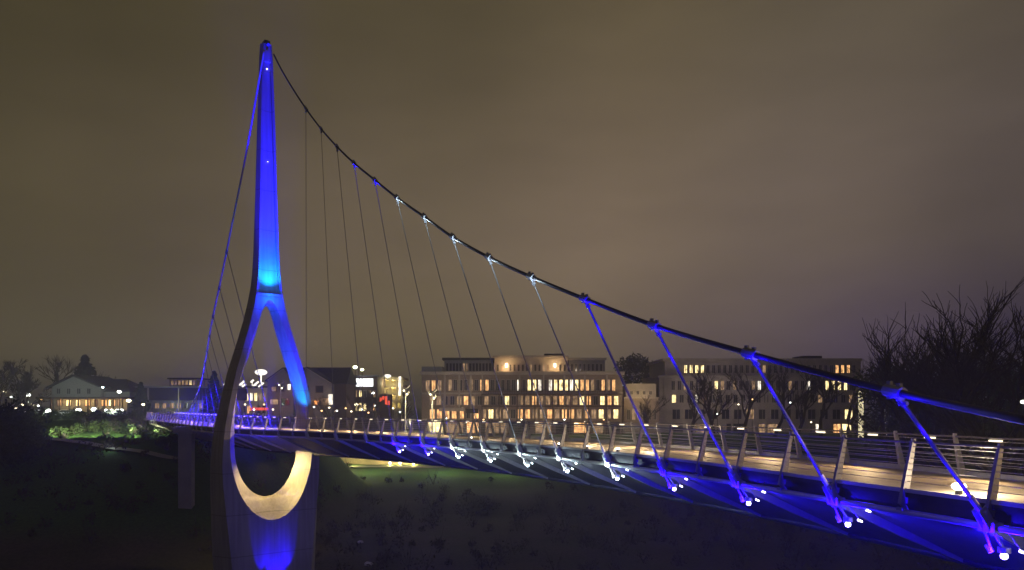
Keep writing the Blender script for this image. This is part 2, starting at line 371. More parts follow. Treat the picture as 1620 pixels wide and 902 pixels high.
# ------------------------------------------------------------------ hangers, clamps, brackets, lamps
node_px = [(1415,620),(1187,560),(1035,515),(925,473),(840,438),(773,407),(716,375),(671,343),(628,313),(593,285),(560,258),(533,232),(508,204),(484,172)]
cols =   ['b','b','b','b','w','w','w','w','w','b','b','n','n','n','n','n']
TOPR = P(432, 84, 79)
nodes = []
ordn = ['first','second','third','fourth','fifth','sixth','seventh','eighth','ninth','tenth','eleventh','twelfth','thirteenth','fourteenth','fifteenth','sixteenth']
def hanger(br, nd_, col, i, nrm, lab, spot=True, scale=.042):
    d = tangent(i); ax = (nd_-br).normalized()
    h = MB(); h.tube([br, nd_], scale, 6); 
    H = h.build('hanger', M_hang, bridge, smooth=True); tag(H, lab)
    cl = MB()                                        # cable clamp: two half shells with ears and a pin
    q = nd_
    cl.tube([q-cdir(nd_)*.26, q+cdir(nd_)*.26], .15, 10)
    cl.bar(q-ax*.02, q-ax*.42, .14, .05, d); cl.tube([q-ax*.36-d*.12, q-ax*.36+d*.12], .05, 8)
    for s in (-1, 1): cl.bar(q+cdir(nd_)*.16*s-Vector((0,0,.19)), q+cdir(nd_)*.16*s+Vector((0,0,.22)), .08, .12, cdir(nd_))
    cl.build('clamp', M_clamp, H)
    bk = MB()
    e = br+ax*0
    for s in (-1, 1): bk.bar(br+d*.09*s+ax*.35, at(i, .02 if nrm < 0 else WD-.02, Z-.75)+d*.09*s, .03, .26, nrm_v(i))
    bk.tube([br+ax*.22-d*.16, br+ax*.22+d*.16], .055, 8); bk.tube([br+ax*.1, br+ax*.75], .075, 8)
    foot = at(i, -.02 if nrm < 0 else WD+.02, Z-.62); bk.bar(br, foot, .1, .18)
    bk.bar(foot+d*.22, foot-d*.22, .3, .24)
    bk.build('bracket', M_steel, H)
    if col != 'n':
        lm = MB(); lc = at(i, .42 if nrm < 0 else WD+.3, Z-1.30)
        lm.tube([lc+Vector((0,0,.1)), lc-Vector((0,0,.06))], [.10,.12], 10)
        arm = MB(); arm.bar(foot, lc+Vector((0,0,.1)), .05, .05); arm.tube([lc+Vector((0,0,.16)), lc+Vector((0,0,.03))], .14, 10); arm.bar(foot+d*.2, lc+d*.34+Vector((0,0,.05)), .04, .04); arm.tube([lc+d*.34+Vector((0,0,-.02)), lc+d*.46+Vector((0,0,.14))], .07, 8)
        arm.build('lamp_arm', M_steel, H)
        lm2 = MB(); lm2.ball(lc-Vector((0,0,.05)), .085, 10, 8); 
        lm2.build('lamp', M_lamp_bwhite if col == 'b' else M_lamp_white, H)
        for s_, dz_, do_ in ((.40, .10, .0), (.62, .42, .1)):
            c3 = at(i, (.50 if nrm < 0 else WD+.3)+do_, Z-1.30+dz_)-d*s_
            g3 = MB(); g3.tube([c3-d*.08, c3+d*.07+Vector((0,0,.03))], [.026,.036], 8); g3.build('lamp', M_lamp_bwhite if col == 'b' else M_lamp_white, H)
            a3 = MB(); a3.bar(c3+Vector((0,0,.03)), at(i, .2 if nrm < 0 else WD, Z-.68)-d*s_*.6, .03, .03); a3.build('lamp_arm', M_steel, H)
    return H
def cdir(p):
    k = min(range(len(CP)), key=lambda j: (CP[j]-p).length); return (CP[min(k+1, len(CP)-1)]-CP[max(k-1, 0)]).normalized()
def nrm_v(i): return frame(i)[2]
infos = []
for k, (nx_, ny_) in enumerate(node_px):
    i = I0+10*k; br = at(i, -.16, Z-.42); n = nrm_v(i)
    c = (nx_-810)/F; Lh = (br.x-c*br.y)/(n.x-c*n.y)   # plan lean so that the node sits on the measured ray
    Lh = max(.3, min(7.5, Lh)); q = br-n*Lh; q.z = CZ-(ny_-HOR)/F*q.y
    if k == 13: q = P(nx_, ny_, 76.3)
    if k == 12: q = P(nx_, ny_, 74.0)
    #print('L', k, round(Lh,2), [round(v,1) for v in q])
    infos.append((i, br, q, cols[k]))
nodes = [q for _, _, q, _ in infos]
# beyond the last node the main cable runs down to its anchorage on the near bank
anc = [Vector((nodes[0].x+2.0, 7.5, 18.6)), Vector((nodes[0].x+4.0, -1.0, 17.2))]
anc[0] = P(1650, 671, 12.3)
CP = catmull([anc[0]]+nodes+[P(461,137,77.3), P(444,108,78.2), TOPR], .5)
mc = MB(); mc.tube(CP, .085, 10); MC = mc.build('main_cable', M_cable, bridge, smooth=True); tag(MC, 'dark main cable sweeping from the tower top down to the right')
ab = MB(); ab.tube([anc[0], anc[1]], .085, 10); ab.build('main_cable', M_cable, bridge, smooth=True)
for k, (i, br, q, c) in enumerate(infos):
    hanger(br, q, c, i, -1, ('blue-lit ' if c == 'b' else 'white-lit ' if c == 'w' else 'unlit ')+'hanger cable on the near edge, '+ordn[k]+' from the right end', scale=.05 if k < 4 else .03 if k < 7 else .024)
    if c == 'n': continue
    col = BLUE if c == 'b' else ICE
    big = br.y/20
    pw = (900 if k < 4 else 60 if c == 'b' else 60)
    # uplight along the hanger, and a flood towards the girder and bracket
    d = tangent(i)
    light('SPOT', at(i, -.65, Z-.75), col, pw*(1.2 if k < 4 else 1), .05, q, 26 if c == 'b' else 20, .6)
    light('POINT', at(i, -.45, Z-.72), col, (90 if k < 4 else 260 if c == 'b' else 60), .05)
    light('POINT', at(i, .30, Z-1.42), col, (1300 if k == 0 else 560 if k < 4 else 520 if c == 'b' else 120), .05)
    tc_ = (Vector((0,0,CZ))-q).normalized(); light('POINT', q+tc_*.5+Vector((0,0,-.3)), col, (55 if k < 4 else 45 if c == 'b' else 40), .04)  # fill added on the viewed side of the clamp, no lamp there
    if k < 4: light('POINT', q-(q-br).normalized()*1.3+tc_*.25, col, 26, .04)
# left cable on the outer side of the S curve
lc = [P(418,78,78.4), P(405,155,79.5), P(390,240,82), P(370,340,86), P(350,440,91), P(335,510,97), P(325,570,107), P(318,606,118), P(310,628,131), P(302,640,140)]
CR = CP
CP = catmull(lc, .5); mc = MB(); mc.tube(CP, .10, 8); MC2 = mc.build('main_cable', M_steel, bridge, smooth=True); tag(MC2, 'main cable left of the tower, partly lit blue')
itow = min(range(NN), key=lambda j: (at(j, 2.5, 0)-Vector((-26.6, 80, 0))).length)
k = 0
for i in range(I0+160, NN-8, 10):
    if i < itow+6: continue
    br = at(i, WD+.16, Z-.42); arc = (i-itow)/(NN-itow)
    q = min(CP, key=lambda p: abs(p.y-(78+ (br.y-78)*1.0 + 2)))
    hanger(br, q.copy(), 'b' if k < 11 else 'n', i, 1, 'hanger cable beyond the tower, '+ordn[k]+' from the tower')
    if k < 11:
        light('SPOT', at(i, WD+1.2, Z+.2)-Vector((0,1.2,0)), BLUE, 5000, .1, q, 40, .5); light('POINT', at(i, WD-.6, Z+1.6)-Vector((0,.6,0)), BLUE, 800, .1); light('POINT', br.lerp(q, .5)+Vector((.2,-.9,0)), BLUE, 420 if k > 3 else 60, .1)  # points added beside the hanger to turn it blue, no fixture
    k += 1
for (px_, py_) in ((352,430),(330,540)):
    pass

# ------------------------------------------------------------------ tower
TX, TY, TH = -26.6, 80.0, math.radians(37)           # plane normal turned 37 deg left of the view axis
tn = Vector((-math.sin(TH), math.cos(TH), 0)); tu = Vector((math.cos(TH), math.sin(TH), 0))  # back normal, width axis
def TW(u, v, z): return Vector((TX, TY, 0))+tu*u-tn*v+Vector((0, 0, z))   # +v faces the camera
ym = lambda y: CZ-(y-HOR)*80/F
yf = lambda y: CZ-(y-HOR)*78.4/F
def tz(tab, conv): return sorted((conv(y), v*1.025) for y, v in tab)
mid_out = tz([(72,.62),(90,.72),(200,.92),(300,1.10),(400,1.28),(430,1.40),(460,1.66),(485,1.98),(510,2.38),(535,2.85),(560,3.3),(590,3.85),(620,4.35),(645,4.8),(670,5.2),(695,5.45),(720,5.6),(760,5.66),(830,5.55),(902,5.35),(980,5.1)], ym)
fr_out = tz([(72,.42),(90,.55),(200,.76),(300,.88),(400,1.05),(430,1.15),(460,1.34),(485,1.62),(510,2.02),(535,2.5),(560,2.98),(590,3.55),(620,4.0),(650,4.42),(675,4.72),(700,4.92),(730,5.03),(760,4.98),(800,4.74),(850,4.4),(902,4.1),(980,3.8)], yf)
mid_in = tz([(484,0),(487,.22),(493,.42),(503,.62),(517,.86),(530,1.1),(542,1.35),(566,1.84),(590,2.4),(615,2.92),(640,3.16),(665,3.25),(705,3.25)]+[(705+80*math.sin(a), 3.25*math.cos(a)) for a in [math.pi/2*j/14 for j in range(1, 15)]], ym)
fr_in = tz([(473,0),(476,.3),(481,.55),(490,.85),(503,1.15),(517,1.45),(535,1.88),(560,2.42),(590,3.0),(620,3.5),(650,3.9),(675,4.15),(700,4.3)]+[(700+122*math.sin(a), 4.3*math.cos(a)) for a in [math.pi/2*j/16 for j in range(1, 17)]], yf)
half_t = tz([(72,.45),(200,.65),(400,.95),(460,1.1),(560,1.5),(700,2.0),(902,2.3),(980,2.4)], ym)
def iz(tab, z): return 0. if (tab in (mid_in, fr_in) and (z < tab[0][0] or z > tab[-1][0])) else interp(tab, z)
zs = set([-2.0, ym(980)]+[z for t in (mid_out, fr_out, mid_in, fr_in) for z, _ in t]+[ym(y) for y in range(100, 900, 20)])
zs = sorted(zs); zs = [z for j, z in enumerate(zs) if j == 0 or z-zs[j-1] > .01]
zrec = yf(462)                                        # bottom of the recessed channel in the shaft
tb = MB(); rows = []
for z in zs:
    mo, fo, mi, fi, T = interp(mid_out, z), interp(fr_out, z), iz(mid_in, z), iz(fr_in, z), interp(half_t, z)
    fi = min(fi, fo-.45) if fi > 0 else 0
    mi = min(mi, fi) if fi > 0 else 0
    rec = 0 if z < zrec else .32*sstep(0, .25, z-zrec)*(1-sstep(56.6, 57.1, z))
    fl = .24
    a = fo-fl if z >= zrec-.5 else max(fi+(fo-fi)*.5, fo-.4)
    zfb, zmb, zma, zfa = fr_in[0][0], mid_in[0][0], mid_in[-1][0], fr_in[-1][0]
    vm = 0.
    if fi > 0 and mi == 0:
        vm = T*(1-min(1, (z-zfb)/(zmb-zfb))**.8) if z < (zmb+zma)/2 else T*(1-min(1, (zfa-z)/(zfa-zma)))
    elif fi == 0: vm = T
    wq = (1-sstep(0, 2.6, min(z-zmb, zma-z))) if fi > 0 else 0
    for s in (-1, 1):
        def pq(sg, th_):
            li = (mi+(fi-mi)*(1-th_), (vm+(T-vm)*(1-th_))); el = (mi+(fi-mi)*math.cos(th_*math.pi/2), T-(T-vm)*math.sin(th_*math.pi/2))
            return ((li[0]*(1-wq)+el[0]*wq)*s, (li[1]*(1-wq)+el[1]*wq)*sg)
        pr = [(mi*s, vm), pq(1, .66), pq(1, .33), (fi*s, T-rec), (a*s, T-rec), (a*s, T), (fo*s, T), (mo*s, 0), (fo*s, -T), (fi*s, -T), pq(-1, .33), pq(-1, .66), (mi*s, -vm)]
        if fi == 0: pr = [(0, T-rec)]*4+pr[4:9]+[(0, -T)]*4
        for u, v in pr: tb.v.append(tuple(TW(u, v, z))); tb.uv.append((u, z))
    rows.append((mi, fi))
NP = 13
for j in range(len(zs)-1):
    for si in (0, 1):
        A = (j*2+si)*NP; B = A+2*NP
        for c in range(NP):
            c2 = (c+1) % NP
            if c == NP-1 and rows[j][0] == 0 and rows[j+1][0] == 0: continue
            if c in (0, 1, 2, 9, 10, 11) and rows[j][1] == 0 and rows[j+1][1] == 0: continue
            f = (A+c, A+c2, B+c2, B+c)
            tb.f.append(f if si else tuple(reversed(f)))
for base in (0, (len(zs)-1)*2*NP):
    tb.f.append((base+3, base+6, base+7, base+8, base+9)); tb.f.append((base+NP+3, base+NP+6, base+NP+7, base+NP+8, base+NP+9))
T_ = tb.build('tower', M_conc, bridge, weld=True); tag(T_, 'needle-shaped concrete tower with an eye the deck passes through')
for p_ in T_.data.polygons: p_.use_smooth = True
bm_ = bmesh.new(); bm_.from_mesh(T_.data); bmesh.ops.dissolve_degenerate(bm_, dist=.0005, edges=bm_.edges)
for e_ in bm_.edges:
    if len(e_.link_faces) == 2 and e_.calc_face_angle(0) > math.radians(24): e_.smooth = False
bm_.to_mesh(T_.data); bm_.free()
# ledge across the shaft above the eye, saddle and lamps at the top
zl = yf(465); fo = interp(fr_out, zl); Tl = interp(half_t, zl)
lg = MB(); vs = [TW(u, v, z) for u in (-fo+.1, fo-.1) for v in (Tl-.34, Tl+.12) for z in (zl-.12, zl+.12)]
lg.add(vs, [(0,1,3,2),(4,6,7,5),(0,4,5,1),(2,3,7,6),(0,2,6,4),(1,5,7,3)]); lg.build('ledge', M_conc, T_, weld=True)
sd = MB(); zt = zs[-1]
sd.tube([TW(0,-.7,zt-.15), TW(0,-.3,zt+.28), TW(0,.3,zt+.28), TW(0,.7,zt-.2)], .2, 8)
vs = [TW(u, v, z) for u in (-.3,.3) for v in (-.4,.4) for z in (zt-.02, zt+.4)]
sd.add(vs, [(0,1,3,2),(4,6,7,5),(0,4,5,1),(2,3,7,6),(0,2,6,4),(1,5,7,3)]); sd.build('saddle', M_dark, T_, weld=True)
for y_ in (82, 100, 250):
    z = yf(y_); m = MB(); m.ball(TW(0, interp(half_t, z)-.2, z), .055 if y_ < 200 else .03, 8, 6); m.build('lamp', M_lamp_bwhite, T_)
# tower lighting: deck-mounted blue floods, the ledge lamps, an added fill at the base
for du in (-1.7, 1.9):
    light('SPOT', TW(du, 6.4, ZD+1.2), BLUE, 330000, .2, TW(0, 1.0, 48), 17, .7)
    light('SPOT', TW(du, 6.4, ZD+1.2), BLUE, 60000, .2, TW(0, 1.0, 36), 20, .7)
light('SPOT', TW(1.5, 7.5, ZD+1.0), BLUE, 20000, .2, TW(1.9, 1, 26), 58, .6)
light('SPOT', TW(0, 2.3, zl+.3), CYAN, 3800, .08, TW(0, .7, zl+4.5), 95, .9); light('SPOT', TW(0, 3.2, zl-3), CYAN, 9000, .1, TW(0, .7, zl+6), 40, .9)
light('POINT', TW(0, 2.1, zl-.5), CYAN, 160, .08)
light('SPOT', TW(2.0, 2.6, ZD+.8), CYAN, 5200, .1, TW(3.6, 1.3, ZD+6.5), 75, .9)
light('SPOT', TW(.3, 4.2, .8), BLUE, 3200, .2, TW(.3, 2.2, 3.4), 52, .6); light('SPOT', TW(0, 14, 1.5), (.25,.18,1), 450, .3, TW(0, 2.2, 7), 60, .9)  # second spot: added violet fill to lift the base front
light('SPOT', TW(-1.3, 3.5, .7), BLUE, 2500, .1, TW(-1.3, 2.2, 5), 26, .4)
light('SPOT', TW(1.5, 3.5, .7), BLUE, 2500, .1, TW(1.5, 2.2, 5), 26, .4)
# warm floods hidden under the deck washing the bowl of the eye
light('SPOT', TW(1.0, .9, 14.2), (1,.76,.28), 2300, .12, TW(4.1, 1.2, 12.0), 120, .9)
light('SPOT', TW(-.5, 1.0, 14.2), (1,.72,.26), 1900, .2, TW(-.8, 1.3, 9), 165, .9)
# blue wash on soffit beside the tower
light('POINT', at(itow-2, .5-1.6, Z-2.0), BLUE, 260, .1)
light('POINT', at(itow+8, -1.0, Z-1.6), BLUE, 160, .1)
for px_ in (365+20, 420, 468): 
    i = nearest_px(px_); light('POINT', at(i, -.5, Z+.7), BLUE, 28, .05)
for px_ in (585, 610, 560):
    i = nearest_px(px_); light('POINT', at(i, -1.6, Z-2.2), BLUE, 14, .1)

# soffit ribs at hanger spacing
for i in range(PO+5*((I0-PO)//5 % 2), NN-3, 10):
    rb = MB(); p, d, n = frame(i)
    a = at(i, -.12, Z-.55); bq = at(i, WD+.1, Z-DEP-.02)
    def sec(q, wdt, th): 
        up = (bq-a).normalized().cross(d)
        return [q+up*(s*wdt/2)+d*(u*th/2) for s, u in ((-1,-1),(1,-1),(1,1),(-1,1))]
    v = sec(a, .3, .16)+sec(a.lerp(bq, .5), .34, .16)+sec(bq, .14, .10)
    rb.add(v, [(3,2,1,0),(8,9,10,11)]+[(r*4+c, r*4+(c+1)%4, r*4+4+(c+1)%4, r*4+4+c) for r in range(2) for c in range(4)])
    rb.build('soffit_rib', M_steel, bridge)
# piers
def pier(px, d, wpx, yb):
    c = P(px, yb, d); w = wpx/F*d; m = MB()
    m.box(c.x-w/2, c.x+w/2, c.y-.5, c.y+.5, ground_z(c.x, c.y)-1, Z-1.2)
    m.box(c.x-w/2-.5, c.x+w/2+.5, c.y-.9, c.y+.9, Z-1.2, Z-.35)
    m.build('pier', M_pier, bridge)
pier(295, 96, 21, 803)
ab = MB(); e_, d_, n_ = frame(NN-4); q0 = at(NN-4, -.6, Z-4); q1 = at(NN-4, WD+.6, Z-4)
ab.bar(q0, q1, 2.0, 7.2); ab.build('abutment', M_pier, bridge)
# lamp columns standing on the deck
def deck_pole(px, ytop, label, lit=True, side=WD-.05, w=.055):
    i = min((abs(810+F*at(j, side, Z).x/at(j, side, Z).y-px), j) for j in range(60, NN))[1]
    b = at(i, side, Z); top = b.copy(); top.z = PZ(ytop, b.y)
    t = empty('lamp_post', b, label, 'lamp post')
    m = MB(); m.tube([b, b+Vector((0,0,.2))], .11, 10); m.tube([b+Vector((0,0,.2)), top], [w*1.2, w], 8); m.build('pole', M_pole, t, smooth=True)
    hd = MB()
    for s, hh in ((-1, -.1), (1, -.45), (1, .12)):
        c = top+Vector((.28*s, 0, hh)); hd.bar(top+Vector((0,0,hh-.2)), c, .05, .05); hd.tube([c-Vector((.1*s,0,.12)), c+Vector((.06*s,0,.12))], [.08,.11], 8)
    hd.build('spotlight_head', M_pole, t)
    lm = MB()
    for s, hh in ((-1, -.1), (1, -.45)):
        lm.ball(top+Vector((.28*s-.12*s, -.05, hh-.14)), .075, 8, 6)
    lm.build('lamp', M_lamp_warm, t)
    if lit: light('POINT', top+Vector((.1,-.9,-1.2)), (1,.9,.55), 90, .1); light('POINT', b+Vector((.1,-.9,.9)), (1,.9,.55), 40, .1)  # fills added close in front to brighten the pole itself
    return t
M_pole = mat('pole_paint', (.7,.68,.6), .5, .1, .08, 3)
deck_pole(643, 614, 'taller pale lamp post on the deck left of the apartment block, branching spotlight heads')
deck_pole(685, 620, 'shorter pale lamp post on the deck before the left end of the apartment block')
deck_pole(444, 606, 'thin lamp post on the deck seen between the tower legs', lit=False)

# ------------------------------------------------------------------ buildings
M_brickA = mat('tan_brick', (.25,.20,.17), .85, 0, .15, 2)
M_stone = mat('pale_stone', (.38,.34,.31), .8, 0, .22, .35)
M_grey = mat('grey_cladding', (.20,.20,.20), .7, 0, .12, 1)
M_darkroof = mat('dark_roof', (.03,.03,.035), .9, 0, .2, 1)
M_siding = mat('grey_siding', (.26,.27,.23), .8, 0, .1, 2, stretch=(.2,.2,8))
M_brown = mat('brown_timber', (.09,.06,.05), .8, 0, .2, 2)
M_glass = mat('dark_glass', (.025,.027,.035), .15, 0, .2, 1, spec=.6)
M_dim = mat('dim_window', (.06,.05,.04), .3, 0, .3, 1, emit=(1,.60,.30), strength=.42)
M_w1 = mat('lit_window_orange', (.3,.2,.1), .4, 0, .3, 1, emit=(1,.50,.18), strength=1.5)
M_w2 = mat('lit_window_yellow', (.3,.25,.1), .4, 0, .3, 1, emit=(1,.76,.34), strength=2.4)
M_w3 = mat('lit_window_white', (.3,.3,.3), .4, 0, .3, 1, emit=(1,.9,.72), strength=1.8)
for m_ in (M_dim, M_w1, M_w2, M_w3): curtains(m_)
M_shopred = mat('red_neon', (.3,.05,.03), .4, 0, .2, 1, emit=(1,.10,.04), strength=1.1)
M_amber = mat('amber_neon', (.3,.1,.03), .4, 0, .2, 1, emit=(1,.36,.08), strength=1.8)
def win(b, x0, x1, z0, z1, y, m, fr=M_stone, mull=True, fw=.12):
    w = MB(); w.box(x0, x1, y-.03, y+.10, z0, z1); W_ = w.build('window', m, b)
    f = MB()
    f.box(x0-fw, x0, y-.1, y+.1, z0-fw, z1+fw); f.box(x1, x1+fw, y-.1, y+.1, z0-fw, z1+fw)
    f.box(x0, x1, y-.1, y+.1, z1, z1+fw); f.box(x0, x1, y-.14, y+.1, z0-fw, z0)
    if mull: f.box((x0+x1)/2-.05, (x0+x1)/2+.05, y-.07, y+.02, z0, z1)
    f.build('frame', fr, W_)
    return W_
def block(b, px0, px1, py0, py1, d, dep, m, name='wall'):
    w = MB(); z0 = PZ(py1, d) if py1 is not None else 11
    w.box(PX(px0, d), PX(px1, d), d, d+dep, z0, PZ(py0, d)); return w.build(name, m, b)
def slab(b, px0, px1, py0, py1, d, proj, dep, m, name):
    w = MB(); w.box(PX(px0, d)-.1, PX(px1, d)+.1, d-proj, d+dep, PZ(py1, d), PZ(py0, d)); return w.build(name, m, b)
def winrow(b, d, x0, x1, n, y0, y1, pick, frac=.58, y_off=0):
    for k in range(n):
        a = x0+(x1-x0)*(k+(1-frac)/2)/n; c = x0+(x1-x0)*(k+(1+frac)/2)/n
        win(b, PX(a, d), PX(c, d), PZ(y1, d), PZ(y0, d), d-.06+y_off, pick((a+c)/2))
rnd = random.Random(3)
def pk(*opts):
    r = rnd.random(); acc = 0
    for m, p in opts:
        acc += p
        if r < acc: return m
    return M_glass
# big apartment block A
d = 200
A = empty('apartment_block', (PX(820, d), d+15, 11.5), 'large stone apartment block with warm-lit penthouse and balconies, behind the middle of the deck', 'apartment building')
block(A, 667, 985, 592, None, d, 30, M_brickA)
slab(A, 665, 987, 588, 593, d, .8, 30.5, M_stone, 'cornice')
slab(A, 667, 985, 621, 624, d, .35, .2, M_stone, 'string_course')
block(A, 667, 700, 580, 588, d+.5, 20, M_grey, 'parapet')
block(A, 703, 779, 570, 588, d+5, 20, M_grey, 'penthouse'); slab(A, 700, 781, 566, 569.5, d+4, 0, 21, M_darkroof, 'roof')
block(A, 782, 898, 566, 588, d+4, 22, M_stone, 'penthouse'); slab(A, 780, 899, 562.5, 565.8, d+3, 0, 24, M_stone, 'roof')
block(A, 900, 957, 570, 588, d+4.2, 20, M_grey, 'penthouse'); slab(A, 899.5, 959, 566, 569.5, d+3, 0, 22, M_stone, 'roof')
slab(A, 862, 892, 559.5, 562.2, d+8, 0, 6, M_darkroof, 'plant_housing')
for i_ in range(14):
    a = 706+i_*5.2; dd = d+5
    win(A, PX(a, dd), PX(a+3.4, dd), PZ(587, dd), PZ(575, dd), dd-.06, pk((M_dim,.2)), M_grey, False)
for i_ in range(17):
    a = 786+i_*6.6; dd = d+4
    if 797 < a+1.5 < 805 or 873 < a+1.5 < 881: continue
    win(A, PX(a, dd), PX(a+3, dd), PZ(587, dd), PZ(577, dd), dd-.06, pk((M_dim,.45)), M_stone, False)
for i_ in range(8):
    a = 903+i_*6.6; dd = d+4.2
    win(A, PX(a, dd), PX(a+3.4, dd), PZ(587, dd), PZ(576, dd), dd-.06, pk((M_dim,.3)), M_stone, False)
for px_ in (801, 878):
    m = MB(); c = P(px_, 577, d+3.6); m.box(c.x-.25, c.x+.25, c.y-.1, c.y+.3, c.z-.7, c.z+.3); m.build('wall_lamp', M_lamp_warm, A)
    light('POINT', P(px_, 580, d+2.0), (1,.62,.25), 520, .2)
def rowA1(x):
    if x < 695: return pk((M_w1,.8),(M_dim,.2))
    if x < 820: return pk((M_dim,.35),(M_w1,.06))
    if x < 905: return pk((M_w2,.8),(M_w3,.15))
    return pk((M_w1,.5),(M_w2,.3),(M_dim,.1))
winrow(A, d, 672, 700, 3, 602, 618, rowA1, .6); winrow(A, d, 708, 975, 32, 601, 618, rowA1, .55)
for px_ in (703.5, 726.5, 745, 763, 822, 860, 893, 925, 960):
    m = MB(); m.box(PX(px_, d)-.22, PX(px_, d)+.22, d-.28, d+.05, PZ(668, d), PZ(593.5, d)); m.build('pilaster', M_stone, A)
def rowA2(x):
    if x > 918 and x < 965: return pk((M_w1,.75),(M_w2,.2))
    return pk((M_dim,.45),(M_w2,.08),(M_w3,.03),(M_w1,.12))
winrow(A, d, 678, 980, 28, 627, 640.5, rowA2, .6)
def rowA3(x): return pk((M_dim,.50),(M_w1,.16),(M_w2,.08),(M_w3,.03))
winrow(A, d, 678, 980, 26, 648, 662, rowA3, .62)
# balconies
for (x0, x1, y0) in ((762,985,624.6),(762,985,643.5)):
    bl = MB(); bl.box(PX(x0, d), PX(x1, d), d-1.9, d-.30, PZ(y0, d), PZ(y0-1.5, d)); B_ = bl.build('balcony', M_brown, A)
    rr = MB(); zt_ = PZ(y0-1.5, d)
    rr.bar((PX(x0,d), d-1.85, zt_+1.0), (PX(x1,d), d-1.85, zt_+1.0), .07, .07)
    n_ = 60
    for k in range(n_+1):
        xx = PX(x0,d)+(PX(x1,d)-PX(x0,d))*k/n_; rr.bar((xx, d-1.85, zt_), (xx, d-1.85, zt_+.98), .05, .05)
    rr.build('balustrade', M_dark, B_)
for px_ in (763, 790, 818, 846, 874, 902, 930, 958, 983):
    m = MB(); m.box(PX(px_,d)-.15, PX(px_,d)+.15, d-1.85, d-1.5, 11, PZ(624.7,d)); m.build('balcony_post', M_brown, A)
# ground floor shops
for (x0, x1, m_) in ((678,700,M_w2),(705,733,M_dim),(738,757,M_w1),(768,800,M_dim),(806,838,M_glass),(846,872,M_dim),(880,900,M_glass),(908,930,M_w1),(938,955,M_dim),(962,980,M_glass)):
    win(A, PX(x0,d), PX(x1,d), PZ(685,d), PZ(668,d), d-.06, m_, M_brown)
aw = MB(); aw.box(PX(695,d), PX(736,d), d-1.4, d-.3, PZ(650.5,d), PZ(645,d)); aw.build('awning', M_stone, A)
aw = MB(); aw.box(PX(738,d), PX(757,d), d-1.2, d-.3, PZ(654,d), PZ(647,d)); aw.build('awning', M_darkroof, A)
# link wing between the blocks
Lk = empty('link_building', (PX(1013, 205), 217, 11.5), 'low wing with a tan lit parapet between the two large apartment blocks', 'building')
d = 203
block(Lk, 987.5, 1042, 628, None, d, 22, M_brickA)
block(Lk, 990, 1038, 607, 627.8, d+.3, 18, M_stone, 'upper_wall'); slab(Lk, 987.5, 1042, 628.2, 630.5, d, .4, .2, M_stone, 'cornice')
winrow(Lk, d+.3, 994, 1034, 4, 619, 624, lambda x: M_glass, .35); winrow(Lk, d, 990, 1040, 6, 648, 664, lambda x: pk((M_dim,.2)), .5)
light('POINT', P(1012, 628, d-6), (1,.72,.34), 1200, .3)
# block B
d = 210
Bb = empty('apartment_block', (PX(1200, d), d+15, 11.5), 'large pale apartment block on the right, mostly dark windows, half hidden by bare trees', 'apartment building')
block(Bb, 1043, 1358, 597, None, d, 28, M_stone)
block(Bb, 1052, 1362, 571.5, 594, d+2, 24, M_stone, 'upper_storey'); slab(Bb, 1049, 1364, 567, 571.2, d+1.2, 0, 26, M_stone, 'cornice')
slab(Bb, 1041, 1360, 594.3, 597, d, .7, 27, M_stone, 'cornice')
slab(Bb, 1270, 1300, 563, 566.8, d+8, 0, 8, M_darkroof, 'plant_housing')
def rB0(x):
    if 1080 < x < 1112: return M_w2
    if 1322 < x < 1345: return M_w1
    return pk((M_dim,.06))
winrow(Bb, d+2, 1080, 1355, 31, 578, 590, rB0, .5)
def rB1(x):
    if x > 1304 and x < 1345: return M_w2
    return pk((M_dim,.22),(M_w2,.03),(M_w3,.03))
winrow(Bb, d, 1060, 1352, 30, 603, 617, rB1, .5)
def rB2(x): return M_w2 if 1066 < x < 1072 else pk((M_dim,.14),(M_w3,.05))
winrow(Bb, d, 1060, 1352, 24, 625, 637, rB2, .5)
def rB3(x): return pk((M_w1,.4),(M_w2,.4)) if x > 1318 else pk((M_dim,.12),(M_w3,.05))
winrow(Bb, d, 1060, 1352, 15, 648, 663, rB3, .6)
for (x0, x1, m_) in ((1060,1080,M_glass),(1100,1130,M_dim),(1150,1180,M_glass),(1200,1230,M_dim),(1290,1300,M_w3),(1318,1330,M_w1),(1332,1346,M_w2)):
    win(Bb, PX(x0,d), PX(x1,d), PZ(686,d), PZ(671,d), d-.06, m_, M_brown)
for px_ in (1052, 1105, 1158, 1212, 1265, 1303):
    m = MB(); m.box(PX(px_, d)-.3, PX(px_, d)+.3, d-.3, d+.05, 11, PZ(597.2, d)); m.build('pilaster', M_stone, Bb)
# facade lighting: fill points added before the fronts, without lamp fixtures
for px_ in (690, 745, 800, 855, 910, 960):
    light('POINT', P(px_, 655, 190), (1,.68,.40), 520, .5)
for px_ in (1060, 1105, 1165, 1225): light('POINT', P(px_, 640, 198), (1,.78,.66), 300, .5)
light('POINT', P(1150, 590, 195), (1,.82,.74), 650, .5); light('POINT', P(720, 590, 190), (1,.8,.58), 480, .5); light('POINT', P(930, 580, 188), (1,.8,.58), 560, .5)

